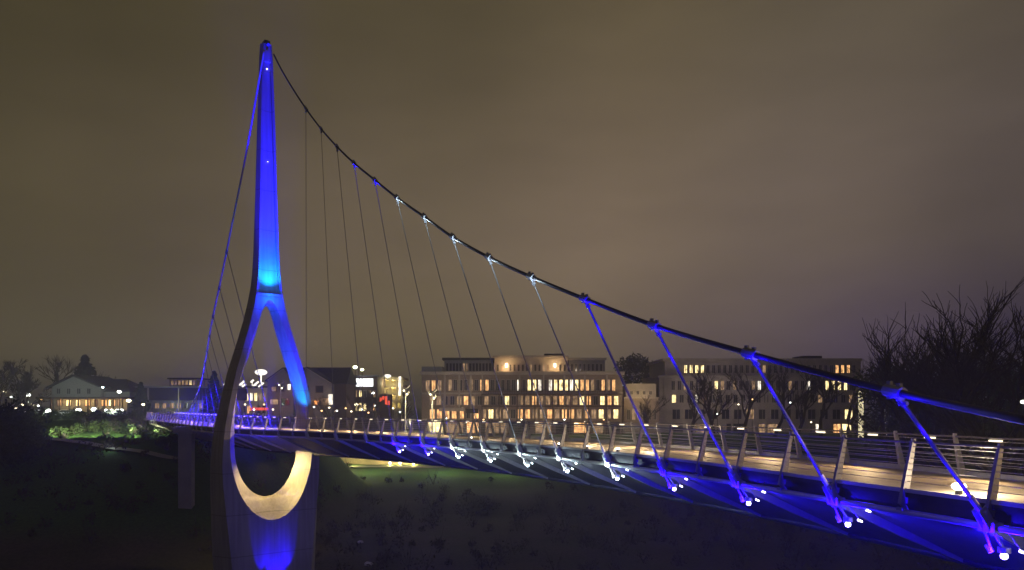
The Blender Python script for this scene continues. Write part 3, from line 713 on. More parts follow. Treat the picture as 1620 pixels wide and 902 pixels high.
# gabled pub C
d = 190
C = empty('gabled_building', (PX(482, d), d+8, 11.5), 'dark gabled timber building with restaurant lights seen beside the right tower leg', 'building')
def gable_block(parent, d, xl, xr, ye, yp, xp, ybase, dep, mw, mr, trim=None, over=.5):
    w = MB(); w.poly_prism([(PX(xl,d), PZ(ybase,d)), (PX(xr,d), PZ(ybase,d)), (PX(xr,d), PZ(ye,d)), (PX(xp,d), PZ(yp,d)), (PX(xl,d), PZ(ye,d))], d, d+dep)
    W_ = w.build('gable_wall', mw, parent)
    r_ = MB()
    for (xa, ya) in ((xl, ye), (xr, ye)):
        a = Vector((PX(xa,d), 0, PZ(ya,d))); b_ = Vector((PX(xp,d), 0, PZ(yp,d))); dr = (a-b_).normalized(); a = a+dr*over
        nn_ = Vector((-dr.z, 0, dr.x)); nn_ = nn_ if nn_.z > 0 else -nn_
        vs = [Vector((q.x, yy, q.z))+nn_*t_ for q in (a, b_) for yy in (d-over, d+dep) for t_ in (.03, .30)]
        r_.add(vs, [(0,1,3,2),(4,6,7,5),(0,4,5,1),(2,3,7,6),(0,2,6,4),(1,5,7,3)])
    R_ = r_.build('roof', mr, parent, weld=False)
    if trim:
        t_ = MB()
        for (xa, ya) in ((xl, ye), (xr, ye)):
            t_.bar((PX(xa,d), d-over-.06, PZ(ya,d)-.05), (PX(xp,d), d-over-.06, PZ(yp,d)-.05), .08, .34, Vector((0,1,0)))
        t_.build('bargeboard', trim, R_)
    return W_
w = MB(); x0, x1 = PX(430,d+6), PX(547,d+6); 
w.poly_prism([(0,0),(1,0),(1,1),(0,1)], 0, 1); w = MB()
w.box(PX(423,d), PX(545,d), d+2, d+14, 11, PZ(607,d)); w.build('wall', M_brown, C)
rf = MB(); zr, zeav = PZ(579,d), PZ(606.5,d)
rf.add([(PX(425,d),d+1.2,zeav),(PX(547,d),d+1.2,zeav),(PX(545,d),d+8,zr),(PX(432,d),d+8,zr),(PX(425,d),d+14.5,zeav),(PX(547,d),d+14.5,zeav)], [(0,1,2,3),(3,2,5,4),(0,3,4),(1,5,2),(0,4,5,1)])
rf.build('roof', M_darkroof, C)
gable_block(C, d, 423, 464, 602, 583, 449, None or 690, 8, M_grey, M_darkroof, M_siding)
gable_block(C, d-.5, 474, 525, 606, 582, 477+8, 690, 8.3, M_grey, M_darkroof, M_stone)
for (x0, x1, y0, y1, m_) in ((430,437,612,619,M_dim),(443,449,612,619,M_glass),(455,460,608,617,M_w3),(500,511,611,621,M_glass),(482,488,611,620,M_glass),(428,440,632,640,M_dim),(444,456,631,641,M_glass),(452,457,633,640,M_shopred),(497,505,634,640,M_amber),(484,494,632,640,M_dim),(508,520,630,641,M_dim)):
    win(C, PX(x0,d-.5), PX(x1,d-.5), PZ(y1,d-.5), PZ(y0,d-.5), d-.57, m_, M_brown, False)
m = MB(); c = P(523, 632, d-1); m.box(c.x-.5, c.x+.5, c.y-.2, c.y+.2, PZ(640,d), PZ(624,d)); m.build('lit_pillar', M_w3, C)
m = MB(); m.box(PX(396,d-2), PX(424,d-2), d-2.2, d-1.8, PZ(649,d), PZ(645,d)); m.build('neon_strip', M_shopred, C)
light('POINT', P(500, 632, d-5), (1,.5,.3), 260, .3); light('POINT', P(440, 632, d-5), (1,.45,.3), 260, .3)
# lit market hall behind tower legs with floodlight bank on its roof edge
d = 205
E2 = empty('market_hall', (PX(400,d), d+6, 11.5), 'low pale hall with slanted floodlights on its roof, seen between the tower legs', 'building')
block(E2, 372, 424, 614, None, d, 12, M_stone); slab(E2, 370, 426, 611, 613.8, d, 1, 12.5, M_darkroof, 'roof')
winrow(E2, d, 374, 422, 7, 622, 634, lambda x: pk((M_dim,.4),(M_w3,.3),(M_w2,.2)), .6); winrow(E2, d, 374, 422, 6, 642, 654, lambda x: pk((M_w1,.5),(M_dim,.3)), .6)
M_flood = mat('floodlight', (.5,.5,.5), emit=(1,.93,.8), strength=1.6)
for px_, py_, L_ in ((383,606,9),(386,610,6),(399,603,5),(405,607,9),(413,609,9),(369-13+2,606,8)):
    m = MB(); a = P(px_-L_/2.4, py_+L_/2.8, d-1); b_ = P(px_+L_/2.4, py_-L_/2.8, d-1); m.bar(a, b_, .35, .7, Vector((0,1,0)))
    m.bar(P(px_, py_, d-.6), P(px_, 612, d-.6), .12, .12); m.build('floodlight', M_flood, E2)
dm = MB(); c = P(413, 589, d+2); dm.ball(c, 1.7, 12, 8, .5); dm.bar(c, P(413, 612, d+2), .3, .3); dm.build('dome_light', M_flood, E2)
light('POINT', P(400, 625, d-8), (1,.85,.55), 700, .3)
# parking garage E and screen building
d = 225
E = empty('parking_garage', (PX(615,d), d+10, 11.5), 'open multi-storey parking garage with golden-lit floors left of the big apartment block', 'parking garage')
M_gold = mat('garage_concrete', (.42,.38,.26), .8, 0, .15, 1)
block(E, 599, 637, 596, None, d+12, 1, M_gold, 'back_wall')
for y_ in (597, 609, 621, 633, 646): slab(E, 597, 637, y_, y_+4.2, d, 0, 12, M_gold, 'floor_slab')
for px_ in (598, 607, 617, 627, 636): 
    m = MB(); m.box(PX(px_,d)-.3, PX(px_,d)+.3, d+.1, d+.7, 11, PZ(597,d)); m.build('column', M_gold, E)
for y_ in (604, 616, 628, 641):
    for px_ in (606, 622): light('POINT', P(px_, y_, d+5), (1,.74,.24), 1300, .3)
m = MB(); c = P(613, 595, d-.5); m.ball(c, 1.1, 10, 6, .5); m.bar(c, P(613, 598, d), .3, .3); m.build('roof_lamp', M_flood, E)
st = MB(); st.box(PX(630.5,d-2), PX(634.5,d-2), d-2.4, d-1.9, PZ(626,d-2), PZ(596,d-2)); st.build('lit_stair_tower', M_w3, E)
light('POINT', P(613, 606, d-4), (1,.85,.45), 700, .3)
Sb = empty('office_building', (PX(572,d-5), d, 11.5), 'brown flat-roofed building carrying a bright white screen, between the gabled building and the garage', 'building')
d = 212
block(Sb, 549, 597, 596, None, d, 12, M_brown); slab(Sb, 547, 599, 593.5, 595.8, d, .4, 12.4, M_grey, 'roof')
M_scr = mat('white_screen', (.8,.8,.8), emit=(.95,1,.97), strength=2.2)
m = MB(); m.box(PX(563.5,d-1.5), PX(590,d-1.5), d-1.6, d-1.2, PZ(611.5,d-1.5), PZ(599,d-1.5)); s_ = m.build('screen', M_scr, Sb)
m = MB(); 
for px_ in (566, 587): m.box(PX(px_,d-1)-.15, PX(px_,d-1)+.15, d-1.1, d-.02, PZ(614,d-1), PZ(600,d-1))
m.build('bracket', M_dark, s_)
winrow(Sb, d, 552, 596, 6, 618, 628, lambda x: pk((M_dim,.5),(M_w2,.2)), .5); winrow(Sb, d, 552, 596, 6, 638, 650, lambda x: pk((M_w1,.3),(M_w2,.3),(M_dim,.2)), .6)
m = MB(); c = P(541.5, 616, d-.4); m.ball(P(551.5,616,d-.4), .5, 8, 6); m.build('wall_lamp', M_lamp_warm, Sb)
m = MB(); m.box(PX(603,d-6), PX(616,d-6), d-6.4, d-6, PZ(641,d-6), PZ(626,d-6)); 
K = empty('kiosk', (PX(609,d-7), d-6, 11.5), 'small kiosk glowing red in front of the parking garage', 'kiosk')
kb = MB(); kb.box(PX(600,206), PX(618,206), 206, 209, 12, PZ(624,206)); kb.build('body', M_brown, K)
for px_, y0, y1 in ((602.5,629,636),(606.5,627,633),(611,627,640),(615,634,641)):
    k_ = MB(); k_.box(PX(px_,206)-.28, PX(px_,206)+.28, 205.8, 205.99, PZ(y1,206), PZ(y0,206)); k_.build('red_sign_light', M_shopred, K)

# left house D
d = 170
D = empty('gabled_building', (PX(130,d), d+8, 17), 'grey gabled restaurant on the left bank with a row of orange-lit ground floor windows', 'building')
gable_block(D, d, 82, 160, 612, 594.5, 118, 628, 14, M_siding, M_darkroof, M_darkroof, .9)
w = MB(); w.box(PX(84,d), PX(200,d), d+.4, d+14, 16.5, PZ(628.2,d)); w.build('wall', M_siding, D)
w = MB(); w.box(PX(66,d), PX(204,d), d-2.2, d+14, PZ(631.5,d), PZ(628.2,d)); w.build('porch_roof', M_brown, D)
rf = MB(); zr, ze = PZ(598,d), PZ(620,d)
rf.add([(PX(140,d),d+1,ze),(PX(203,d),d+1,ze),(PX(203,d),d+15,ze),(PX(140,d),d+15,ze),(PX(142,d),d+8,zr),(PX(172,d),d+8,zr)], [(0,1,5,4),(1,2,5),(2,3,4,5),(0,4,3),(0,3,2,1)])
rf.build('roof', M_darkroof, D)
w = MB(); w.box(PX(161,d), PX(200,d), d+1.5, d+14, PZ(628,d), PZ(620,d)); w.build('upper_wall', M_siding, D)
for px_ in (93, 109, 125, 141): win(D, PX(px_-2.6,d), PX(px_+2.6,d), PZ(623,d), PZ(615,d), d-.06, M_glass, M_siding)
for px_, m_ in ((95,M_dim),(109,M_w2),(124,M_w2),(139,M_w1),(152,M_dim),(163,M_w1),(168,M_w1),(174,M_w2),(181,M_w1),(188,M_dim)):
    win(D, PX(px_-(3.5 if px_<150 else 1.6),d+.4), PX(px_+(3.5 if px_<150 else 1.6),d+.4), PZ(642,d), PZ(633,d), d+.34, m_, M_brown, False)
for px_ in (70, 88, 102, 117, 131, 146, 158, 172, 186, 200):
    m = MB(); m.box(PX(px_,d)-.12, PX(px_,d)+.12, d-1.9, d-1.6, 16.6, PZ(631.6,d)); m.build('porch_post', M_brown, D)
for px_ in (100, 122, 143, 165, 185): light('POINT', P(px_, 635, d-1.2), (1,.55,.16), 170, .2)
light('POINT', P(120, 612, d-14), (.9,.95,.8), 1200, .3)
# low building F
d = 178
Fb = empty('low_building', (PX(285,d), d+6, 17), 'long low dark-roofed building behind the left end of the deck', 'building')
block(Fb, 240, 356, 633.5, 661, d, 12, M_siding); slab(Fb, 222, 360, 614, 633.3, d, 1.5, 13, M_darkroof, 'roof')
slab(Fb, 205, 358, 611.5, 613.7, d, 1.8, 13.5, M_grey, 'parapet'); block(Fb, 205, 222, 614, 661, d, 10, M_brown, 'wing_wall')
for px_ in (226, 240, 288): 
    m = MB(); m.box(PX(px_,d)-.15, PX(px_,d)+.15, d-1.9, d-1.6, 16.6, PZ(614,d)); m.build('post', M_stone, Fb)
for k in range(9): 
    a = 246+k*11.5; win(Fb, PX(a,d), PX(a+6,d), PZ(646,d), PZ(638,d), d-.06, pk((M_dim,.5)), M_siding)
light('POINT', P(265, 640, d-6), (.9,.95,.6), 300, .3)
d = 235
G = empty('distant_hall', (PX(290,d), d+5, 15), 'distant hall with a yellow-lit upper floor showing above the low building', 'building')
block(G, 268, 312, 600, 640, d, 10, M_gold); slab(G, 266, 314, 597.8, 599.8, d, .5, 10.5, M_darkroof, 'roof')
winrow(G, d, 270, 310, 7, 602, 609, lambda x: pk((M_w2,.3),(M_dim,.6)), .6)
light('POINT', P(295, 600, d-6), (1,.85,.35), 60, .3)
# riverside retaining wall with golden floods
RW = MB(); RW.box(PX(500,168), PX(1010,168), 166.7, 168.3, 5, 10.6); 
M_rw = mat('retaining_wall_stone', (.34,.30,.20), .9, 0, .3, .8, stretch=(1,1,4))
o = RW.build('retaining_wall', M_rw); tag(o, 'long low stone retaining wall washed with golden light beneath the deck', 'wall')
for px_ in (617, 633, 654): light('POINT', P(px_, 734, 164.5), (1,.74,.25), 900, .12)
light('POINT', P(560, 728, 163), (1,.8,.3), 700, .3); 
for k, px_ in enumerate((617, 633, 654)):
    t = empty('bollard_light', (PX(px_,165), 165, 6.4), ['leftmost of the three golden bollard lights at the riverside wall','middle one of the three golden bollard lights at the riverside wall','rightmost of the three golden bollard lights at the riverside wall'][k], 'bollard light')
    m = MB(); m.tube([(PX(px_,165),165,6.2),(PX(px_,165),165,6.75)], .12, 8); m.build('post', M_dark, t)
    m = MB(); m.ball((PX(px_,165),165,6.95), .30, 8, 6); m.build('lamp', M_lamp_warm, t)
light('POINT', P(585, 706, 153), (.95,1,.5), 1900, .3); light('POINT', P(700, 712, 151), (.9,1,.5), 1200, .3); light('POINT', P(800, 718, 148), (.85,1,.5), 600, .3)  # lawn fills added out of sight behind the deck

# ------------------------------------------------------------------ street lamps of the surroundings
M_sorange = mat('orange_lamp', (.5,.4,.3), emit=(1,.55,.2), strength=5)
M_star_g = mat('greenish_lamp', (.5,.5,.4), emit=(.92,1,.55), strength=7)
M_star_w = mat('cold_lamp', (.5,.5,.5), emit=(.95,1,.9), strength=7)
def street_lamp(px, py, d, label, m, r=.4, power=0, col=(1,1,1), group=None, zg=None):
    c = P(px, py, d); z0 = ground_z(c.x, c.y) if zg is None else zg
    t = empty('street_lamp', (c.x, c.y, z0), label, 'street lamp', group)
    p = MB(); p.tube([(c.x,c.y,z0-.2),(c.x,c.y,c.z-.1)], [.11,.07], 6); p.bar((c.x,c.y,c.z-.05),(c.x+.5,c.y,c.z+.25),.08,.08); p.build('pole', M_dark, t)
    q = MB(); q.ball((c.x, c.y-.1, c.z), r, 10, 8, .7); q.build('lamp', m, t)
    if power: light('POINT', (c.x, c.y-1.0, c.z-.3), col, power, .3)
street_lamp(366, 581, 190, 'greenish street lamp just left of the left tower leg, highest there', M_star_g, .55)
street_lamp(562, 581, 200, 'left one of two greenish lamps high above the white screen', M_star_g, .62)
street_lamp(573, 585, 202, 'right one of two greenish lamps high above the white screen', M_star_g, .5)
street_lamp(541, 616, 196, 'orange-white lamp on a pole right of the gabled building', M_star_w, .45)
street_lamp(590, 622, 200, 'white lamp below the white screen, left of the red kiosk', M_star_w, .42)
street_lamp(564, 640, 196, 'low warm lamp near the deck below the white screen', M_lamp_warm, .5, 40, (1,.75,.4))
street_lamp(594, 642, 196, 'low white lamp near the deck between the screen and the red kiosk', M_star_w, .35)
for k, (px_, py_, rr, pw) in enumerate(((76,650,.55,700),(125,649,.5,700),(149,648,.55,600),(168,649,.3,100),(177,649,.3,0),(186,649,.32,200),(193,649,.34,0))):
    street_lamp(px_, py_, 148, ordn[k]+' from the left of the low white lamps before the grey gabled restaurant', M_star_w, rr, pw, (.85,1,.8))
street_lamp(243-54, 620, 160, 'white lamp above the right end of the gabled restaurant roof', M_star_w, .42)
street_lamp(163, 613, 160, 'pale blue lamp against the dark roof of the gabled restaurant', M_lamp_white, .25)
street_lamp(204, 634, 160, 'dim round lamp between the gabled restaurant and the low building', M_lamp_warm, .5)
street_lamp(227, 640, 150, 'narrow white lamp in front of the low building', M_lamp_warm, .3)
for k, (px_, py_) in enumerate(((8,620),(30,632),(45,625),(37,640),(14,642),(52,640))):
    street_lamp(px_, py_, 175, ['dim lamp at the far left edge, highest of its cluster','warm lamp in the middle of the cluster on the far left','brightest white lamp of the cluster on the far left','small lamp low in the middle of the cluster on the far left','low lamp nearest the left edge','rightmost low lamp of the cluster on the far left'][k], M_lamp_warm if k != 2 else M_star_w, .32 if k != 2 else .5, 30, (1,.8,.5))
for k, (px_, py_) in enumerate(((388,640),(402,648),(418,640),(432,648),(497,644),(509,650),(521,645),(533,650),(547,646),(556,651),(573,648),(583,653),(622,646),(633,652))):
    street_lamp(px_, py_, 186, 'small promenade lamp, %s from the left behind the deck, between tower and apartment block' % ordn[k], (M_lamp_warm, M_star_w, M_sorange)[k % 3], .22, 40 if k % 3 == 0 else 0, (1,.75,.45), 'small promenade lamps behind the deck')
for k, (px_, py_) in enumerate(((706,662),(738,668),(765,664),(792,668),(825,664),(862,668),(893,664),(925,668),(955,664),(1135,655),(1168,640),(1190,632),(1250,637),(1283,668))):
    street_lamp(px_, py_, 188, 'small lamp before the apartment blocks, %s from the left' % ordn[k], (M_star_w, M_lamp_warm, M_sorange)[k % 3], .2, 0, (1,.75,.45), 'small lamps before the apartment blocks')
for k, (px_, py_, d_) in enumerate(((18,628,170),(26,646,150),(33,655,146),(40,652,145),(47,657,144),(56,650,150),(61,642,160),(22,661,140),(66,632,166),(44,636,168))):
    street_lamp(px_, py_, d_, 'tiny lamp of the far left cluster, %s' % ['upper left one','fourth from the left, midway up','one low in the middle','one just right of the low middle','white one low on the right','lowest one on the right','rightmost but one, midway up','lowest one nearest the left','rightmost one, high up','upper one right of the middle'][k], (M_star_w, M_lamp_warm, M_sorange)[k % 3], .22, 0, (1,.8,.6), 'tiny lamps of the far left cluster')
# tall lit columns in front of the right block
for k, (px_, y0, y1, m_, lb) in enumerate(((1362,616,692,M_w2,'tall bright lit column with a flat cap at the right end of the right apartment block'),(1401,634,694,M_w3,'slimmer dim lit column right of the bright one, before the dark trees'))):
    c = P(px_, y1, 175); t = empty('light_column', (c.x, c.y, 12), lb, 'light column')
    m = MB(); w_ = .42 if k == 0 else .22; m.box(c.x-w_, c.x+w_, c.y-w_, c.y+w_, 12, PZ(y0+3,175)); m.build('shaft', mat('lit_shaft'+str(k), (.5,.45,.3), emit=(1,.86,.5) if k == 0 else (.8,.75,.8), strength=1.0 if k == 0 else .3), t)
    m = MB(); m.box(c.x-1.1, c.x+1.1, c.y-.6, c.y+.6, PZ(y0+2.8,175), PZ(y0,175)); m.build('cap', M_stone, t)
street_lamp(1421, 708, 120, 'small bright lamp seen through the railing before the dark trees', M_star_w, .32, 0)
street_lamp(1618, 636, 90, 'white lamp at the right edge of the picture above the railing', M_star_w, .3, 0)

# cars in the lot
M_carw = mat('car_paint_white', (.7,.7,.7), .3, 0, .05, 1); M_carg = mat('car_paint_grey', (.2,.2,.22), .3, .3, .05, 1)
M_tyre = mat('tyre', (.02,.02,.02), .9)
def car(px, d, m, label, ang=0):
    c = Vector((PX(px,d), d, 17.5)); t = empty('parked_car', c, label, 'car', 'cars parked before the restaurant')
    b_ = MB(); Lc, Wc = 4.4, 1.8
    prof = [(-2.2,.35),(2.2,.35),(2.25,.7),(2.1,.9),(1.2,1.0),(.55,1.42),(-.9,1.45),(-1.7,1.02),(-2.2,.9)]
    b_.poly_prism([(c.x+x, c.z+z) for x, z in prof], c.y-Wc/2, c.y+Wc/2); b_.build('body', m, t)
    for sx in (-1.35, 1.35):
        for sy in (-1, 1):
            w_ = MB(); w_.tube([(c.x+sx, c.y+sy*.93, c.z+.33), (c.x+sx, c.y+sy*.70, c.z+.33)], .33, 14); w_.build('wheel', M_tyre, t)
    g_ = MB(); g_.poly_prism([(c.x-1.45,c.z+1.04),(c.x+1.0,c.z+1.04),(c.x+.5,c.z+1.36),(c.x-.85,c.z+1.38)], c.y-Wc/2-.012, c.y+Wc/2+.012); g_.build('side_window', M_glass, t)
car(108, 146, M_carw, 'white parked car below the middle lamps of the gabled restaurant')
car(181, 146, M_carg, 'grey parked car below the right lamps of the gabled restaurant')
car(55, 148, M_carw, 'white parked car left of the gabled restaurant lamps')

# ------------------------------------------------------------------ trees
M_bark = mat('bark', (.06,.05,.045), .95, 0, .3, 3)
M_twig = mat('twigs', (.055,.045,.042), .95, 0, .3, 1)
M_ever = mat('evergreen_needles', (.035,.06,.03), .9, 0, .4, 1.2)
M_leaf = mat('shrub_leaves', (.055,.085,.03), .85, 0, .5, 1)
def bare_tree(base, H, spread, seed, label, group, levels=5, twn=1.0, name='bare_tree', crown_m=None):
    rn = random.Random(seed); t = empty(name, base, label, 'tree', group)
    tr = MB(); cr = MB()
    def grow(p, d, ln, r, lv):
        segs = 3; q = p; pts = [p.copy()]; 
        for _ in range(segs):
            d = (d+Vector((rn.uniform(-1,1), rn.uniform(-1,1), rn.uniform(-.4,.7)))*.24).normalized(); q = q+d*ln/segs; pts.append(q.copy())
        tgt = tr if lv >= levels-2 else cr
        tgt.tube(pts, [r*(1-.4*k/segs) for k in range(segs+1)], 6 if lv >= levels-2 else 3, cap=False)
        if lv == 0: return
        nb = rn.choice((3,4)) if lv > 1 else int(5*twn)
        for k in range(nb):
            s = rn.uniform(.35, 1) if k else 1
            st = pts[0].lerp(pts[-1], s) if s < 1 else pts[-1]
            az_ = rn.uniform(0, 2*math.pi); tilt = rn.uniform(.3,.85)*(1 if k else .5)*spread
            side = Vector((math.cos(az_), math.sin(az_), 0)); nd2 = (d*math.cos(tilt)+side*math.sin(tilt)+Vector((0,0,.12))).normalized()
            grow(st, nd2, ln*rn.uniform(.58,.8), max(r*.55, .03), lv-1)
    b_ = Vector(base); grow(b_-Vector((0,0,.3)), Vector((rn.uniform(-.06,.06),rn.uniform(-.06,.06),1)).normalized(), H*.30, H*.022, levels)
    hi = max(v[2] for v in cr.v)-b_.z; sc = H/hi
    for mb_ in (tr, cr): mb_.v = [(b_.x+(x-b_.x)*sc, b_.y+(y-b_.y)*sc, b_.z+(z-b_.z)*sc) for x, y, z in mb_.v]
    tr.build('trunk', M_bark, t); cr.build('crown', crown_m or M_twig, t); return t
def leaf_quads(mb, c, r, n, size, rn, sq=1.):
    for _ in range(n):
        while True:
            v = Vector((rn.uniform(-1,1), rn.uniform(-1,1), rn.uniform(-1,1)))
            if v.length < 1: break
        p = Vector(c)+Vector((v.x*r, v.y*r, v.z*r*sq)); a = Vector((rn.gauss(0,1), rn.gauss(0,1), rn.gauss(0,1))).normalized(); b_ = a.orthogonal().normalized()
        s = size*rn.uniform(.5,1.3); mb.add([p-a*s, p+b_*s*.5, p+a*s, p-b_*s*.5], [(0,1,2,3)])
def conifer(base, H, R, seed, label, group=None, m=None, ragged=.3):
    rn = random.Random(seed); t = empty('conifer', base, label, 'tree', group); b_ = Vector(base)
    tr = MB(); tr.tube([b_-Vector((0,0,.3)), b_+Vector((0,0,H*.97))], [H*.02, .03], 6); tr.build('trunk', M_bark, t)
    cr = MB(); 
    for k in range(34):
        f = k/34; z = H*(.10+.88*f); rad = R*(1-f)**.85*rn.uniform(1-ragged, 1+ragged*.5)
        for j in range(7):
            a = rn.uniform(0, 2*math.pi)
            for s in (.35,.65,.95): leaf_quads(cr, b_+Vector((math.cos(a)*rad*s, math.sin(a)*rad*s, z-rad*s*.25)), .30*R*(1-f)+.12, 9, .22*R*.5+.12, rn, .5)
    cr.build('crown', m or M_ever, t); return t
def shrub(base, r, seed, label, group, h=1.):
    rn = random.Random(seed); t = empty('shrub', base, label, 'shrub', group); b_ = Vector(base)
    st = MB()
    for k in range(5):
        a = rn.uniform(0,6.28); st.tube([b_-Vector((0,0,.3)), b_+Vector((math.cos(a)*r*.5, math.sin(a)*r*.5, r*h*.9))], [.05,.02], 4, cap=False)
    st.build('stem', M_bark, t); cr = MB()
    for k in range(9):
        leaf_quads(cr, b_+Vector((rn.uniform(-.6,.6)*r, rn.uniform(-.6,.6)*r, r*h*rn.uniform(.3,1))), r*.5, 70, .16, rn, .8)
    cr.build('foliage', M_leaf, t)
def gp(px, d):
    x = PX(px, d); return (x, d, ground_z(x, d))
TL = 'bare trees standing in the dark on the right'
big = [(1585,95,430,.95,1),(1530,105,455,1.0,2),(1465,120,465,1.05,3),(1620,88,450,1.0,4),(1405,135,515,1.0,5),(1500,128,480,1.1,6)]
lab_big = ['tallest bare tree on the right, its crown peaking near the right edge','broad bare tree just left of the tallest one on the right','bare tree in the middle of the dark group on the right','bare tree cut by the right edge of the picture','leftmost bare tree of the dark group on the right','bare tree in the back row of the dark group on the right']
for k, (px_, d, yt, sp_, sd_) in enumerate(big):
    b_ = gp(px_, d); H = PZ(yt, d)-b_[2]; bare_tree(b_, H*1.0, sp_, sd_+20, lab_big[k], TL, 5, .8)
# dark wood behind
wd = MB(); rn = random.Random(5)
for k in range(170):
    px_ = rn.uniform(1372, 1690); d = rn.uniform(150, 185); x = PX(px_, d); zg = 11.5; top = PZ(rn.uniform(572, 604), d)
    leaf_quads(wd, (x, d, zg+(top-zg)*rn.uniform(.05,1)), 3.6, 160, .55, rn, 1)
o = wd.build('wood', M_ever); tag(o, 'dark dense wood filling the right side behind the bare trees', 'wood', kind='stuff')
wd = MB()
for k in range(40):
    px_ = rn.uniform(962, 1052); d = rn.uniform(245, 265); x = PX(px_, d); top = PZ(562+abs(px_-1007)*.12, d)
    leaf_quads(wd, (x, d, 12+(top-14)*rn.uniform(.2,1)), 3.2, 150, .6, rn, 1)
o = wd.build('wood', M_ever); tag(o, 'dark clump of trees rising between the two large apartment blocks', 'wood', kind='stuff')
FT = 'bare trees before the right apartment block'
for k, (px_, d, yt) in enumerate(((1130,185,588),(1175,188,596),(1225,184,590),(1262,186,585),(1300,180,592),(1092,189,610),(1345,178,585))):
    b_ = gp(px_, d); bare_tree(b_, (PZ(yt, d)-b_[2])*1.15, 1.0, 60+k, 'bare tree before the right apartment block, '+['second','third','fourth','fifth','sixth','first','seventh'][k]+' from the left', FT, 4, 1.5)
for k, (px_, d, yt, lb) in enumerate(((20,160,575,'broad bare tree at the left edge of the picture'),(45,165,583,'bare tree right of the one at the left edge'),(-8,150,572,'bare tree cut by the left edge of the picture'),(102,195,570,'bare tree behind the left slope of the restaurant roof'),(187,195,588,'small bare tree behind the right slope of the restaurant roof'))):
    b_ = gp(px_, d); bare_tree(b_, (PZ(yt, d)-b_[2])*1.1, 1.05, 80+k, lb, 'bare trees on the left bank', 5 if k < 3 else 4, 1.6)
for k, (px_, d, yt, lb) in enumerate(((520,186,630,'small bare tree right of the gabled building'),(570,190,622,'small bare tree below the white screen'),(600,187,632,'small bare tree left of the red kiosk'),(632,188,622,'small bare tree below the garage stair tower'),(1020,190,632,'small bare tree before the low link wing'))):
    b_ = gp(px_, d); bare_tree(b_, (PZ(yt, d)-b_[2])*1.15, 1.0, 100+k, lb, 'small street trees along the far promenade', 4, 1.3)
conifer(gp(135,198), PZ(561,198)-17, 5.2, 1, 'ragged evergreen rising behind the peak of the grey gabled restaurant', ragged=.9)
conifer(gp(223,172), PZ(604,172)-17, 2.0, 2, 'small dark conifer left of the low building')
conifer(gp(339,172), PZ(586,172)-17, 2.6, 3, 'pointed conifer left of the left tower leg above the low building')
# hedge shrubs on lit left slope
hs = MB(); k = 0
for (px_, d, r_) in ((68,128,2.2),(86,129,1.8),(104,129,2.0),(124,131,1.7),(142,131,2.2),(160,130,2.0),(178,131,1.8),(196,132,2.0),(214,131,1.8),(95,121,1.6),(120,122,1.8),(150,123,1.7),(180,123,1.8),(208,121,1.9),(236,119,1.8),(262,116,1.6),(30,128,2.6),(8,127,2.8),(48,126,2.2)):
    b_ = gp(px_, d); shrub(b_, r_, 200+k, 'evergreen shrub on the left slope, '+('upper row' if d > 125 else 'lower row')+', above x %s of the path' % ['far left','left','middle','right'][min(3, int(px_/70))], 'shrubs on the lit left slope', .75); k += 1
light('POINT', P(100, 655, 136), (.85,1,.7), 2600, .4); light('POINT', P(165, 655, 137), (.8,1,.7), 1900, .4)
for px_, pw in ((75,900),(105,900),(140,800),(175,800),(210,900),(245,500)):
    x_ = PX(px_, 119); zz = ground_z(x_, 119); light('SPOT', (x_, 119, zz+1.6), (.9,1,.55), pw*.95, .3, (x_-1, 127, zz+2.2), 125, .5)  # fill added on the path side to light the hedge, no fixture
light('POINT', P(170, 700, 114), (.8,1,.9), 60, .2)
wl = MB(); rn = random.Random(31)
for k in range(46):
    px_ = rn.uniform(-60, 62-.0*k); d_ = rn.uniform(108, 118); x = PX(px_, d_); zg = ground_z(x, d_); top = PZ(rn.uniform(655, 690) if px_ > 20 else rn.uniform(645, 670), d_)
    leaf_quads(wl, (x, d_, zg+(top-zg)*rn.uniform(.05,1)), 2.2, 150, .3, rn, 1)
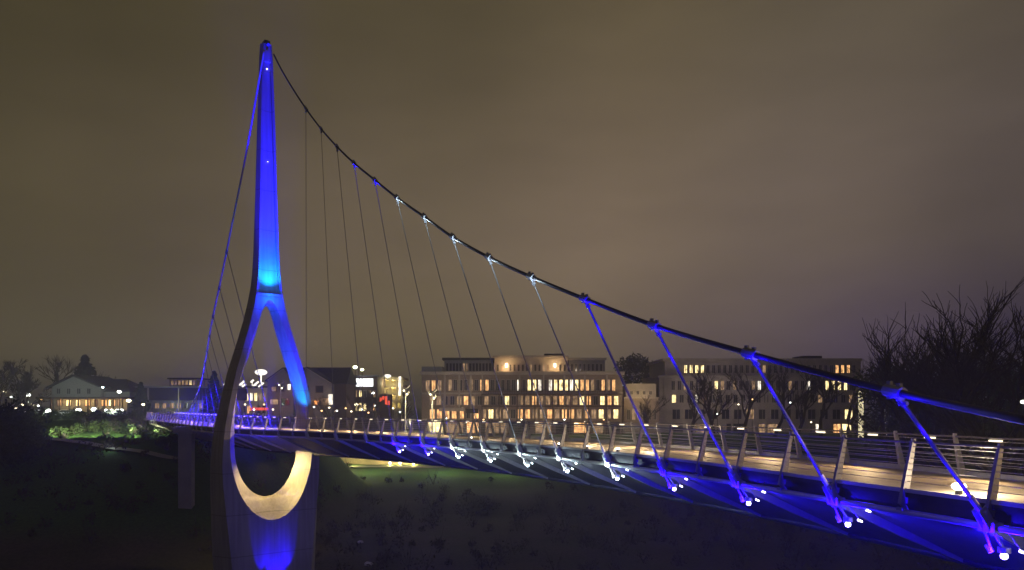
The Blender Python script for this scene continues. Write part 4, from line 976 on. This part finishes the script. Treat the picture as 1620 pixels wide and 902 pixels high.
o = wl.build('thicket', M_ever); tag(o, 'dark thicket at the left edge below the cluster of lamps', 'thicket', kind='stuff')
# scrub on the far bank below the lawn
sc_ = MB(); rn = random.Random(11)
for k in range(700):
    y_ = rn.uniform(86, 143); x = rn.uniform(-75, 95); 
    if rn.random() < .5 and y_ > 130: continue
    if abs(x-PX(295,96)) < 4 and y_ < 110: continue
    r_ = rn.uniform(.5, 1.7); leaf_quads(sc_, (x, y_, ground_z(x, y_)+r_*.5), r_, 38, .22, rn, .8)
    for _ in range(4):
        a = rn.uniform(0,6.28); b_ = Vector((x, y_, ground_z(x,y_))); sc_.tube([b_, b_+Vector((math.cos(a)*r_*.8, math.sin(a)*r_*.8, r_*rn.uniform(1,2.4)))], [.04,.01], 3, cap=False)
o = sc_.build('riverside_scrub', M_twig); tag(o, 'dark leafless scrub covering the far river bank', 'scrub', kind='stuff')
for k, (px_, py_) in enumerate(((570,864),(583,890))):
    d = 19.3*F/(py_-640); c = P(px_, py_, d); m = MB(); m.ball((c.x, c.y, ground_z(c.x, c.y)+.1), .42+.15*k, 9, 6, .45); rn = random.Random(k)
    m.v = [(x+rn.uniform(-.06,.06), y+rn.uniform(-.06,.06), z+rn.uniform(-.05,.05)) for x, y, z in m.v]
    o = m.build('rock', mat('pale_rock', (.55,.52,.5), .8)); tag(o, ['small pale rock on the dark bank right of the tower base, the upper one','pale rock on the dark bank right of the tower base, the lower one'][k], 'rock')

# ------------------------------------------------------------------ haze, added so the lamps glow in place of lens bloom
HD = .0009
if HD > 0:
    hz = MB(); hz.box(-4200, 4200, -500, 6200, -3, 75)
    mh = bpy.data.materials.new('glow_haze'); mh.use_nodes = True; n = mh.node_tree.nodes; l = mh.node_tree.links
    n.remove(n['Principled BSDF']); pv = n.new('ShaderNodeVolumePrincipled'); pv.inputs['Density'].default_value = HD; pv.inputs['Color'].default_value = (.85,.86,.9,1); pv.inputs['Anisotropy'].default_value = .3
    l.new(pv.outputs[0], n['Material Output'].inputs['Volume'])
    tag(hz.build('haze', mh), kind='stuff')
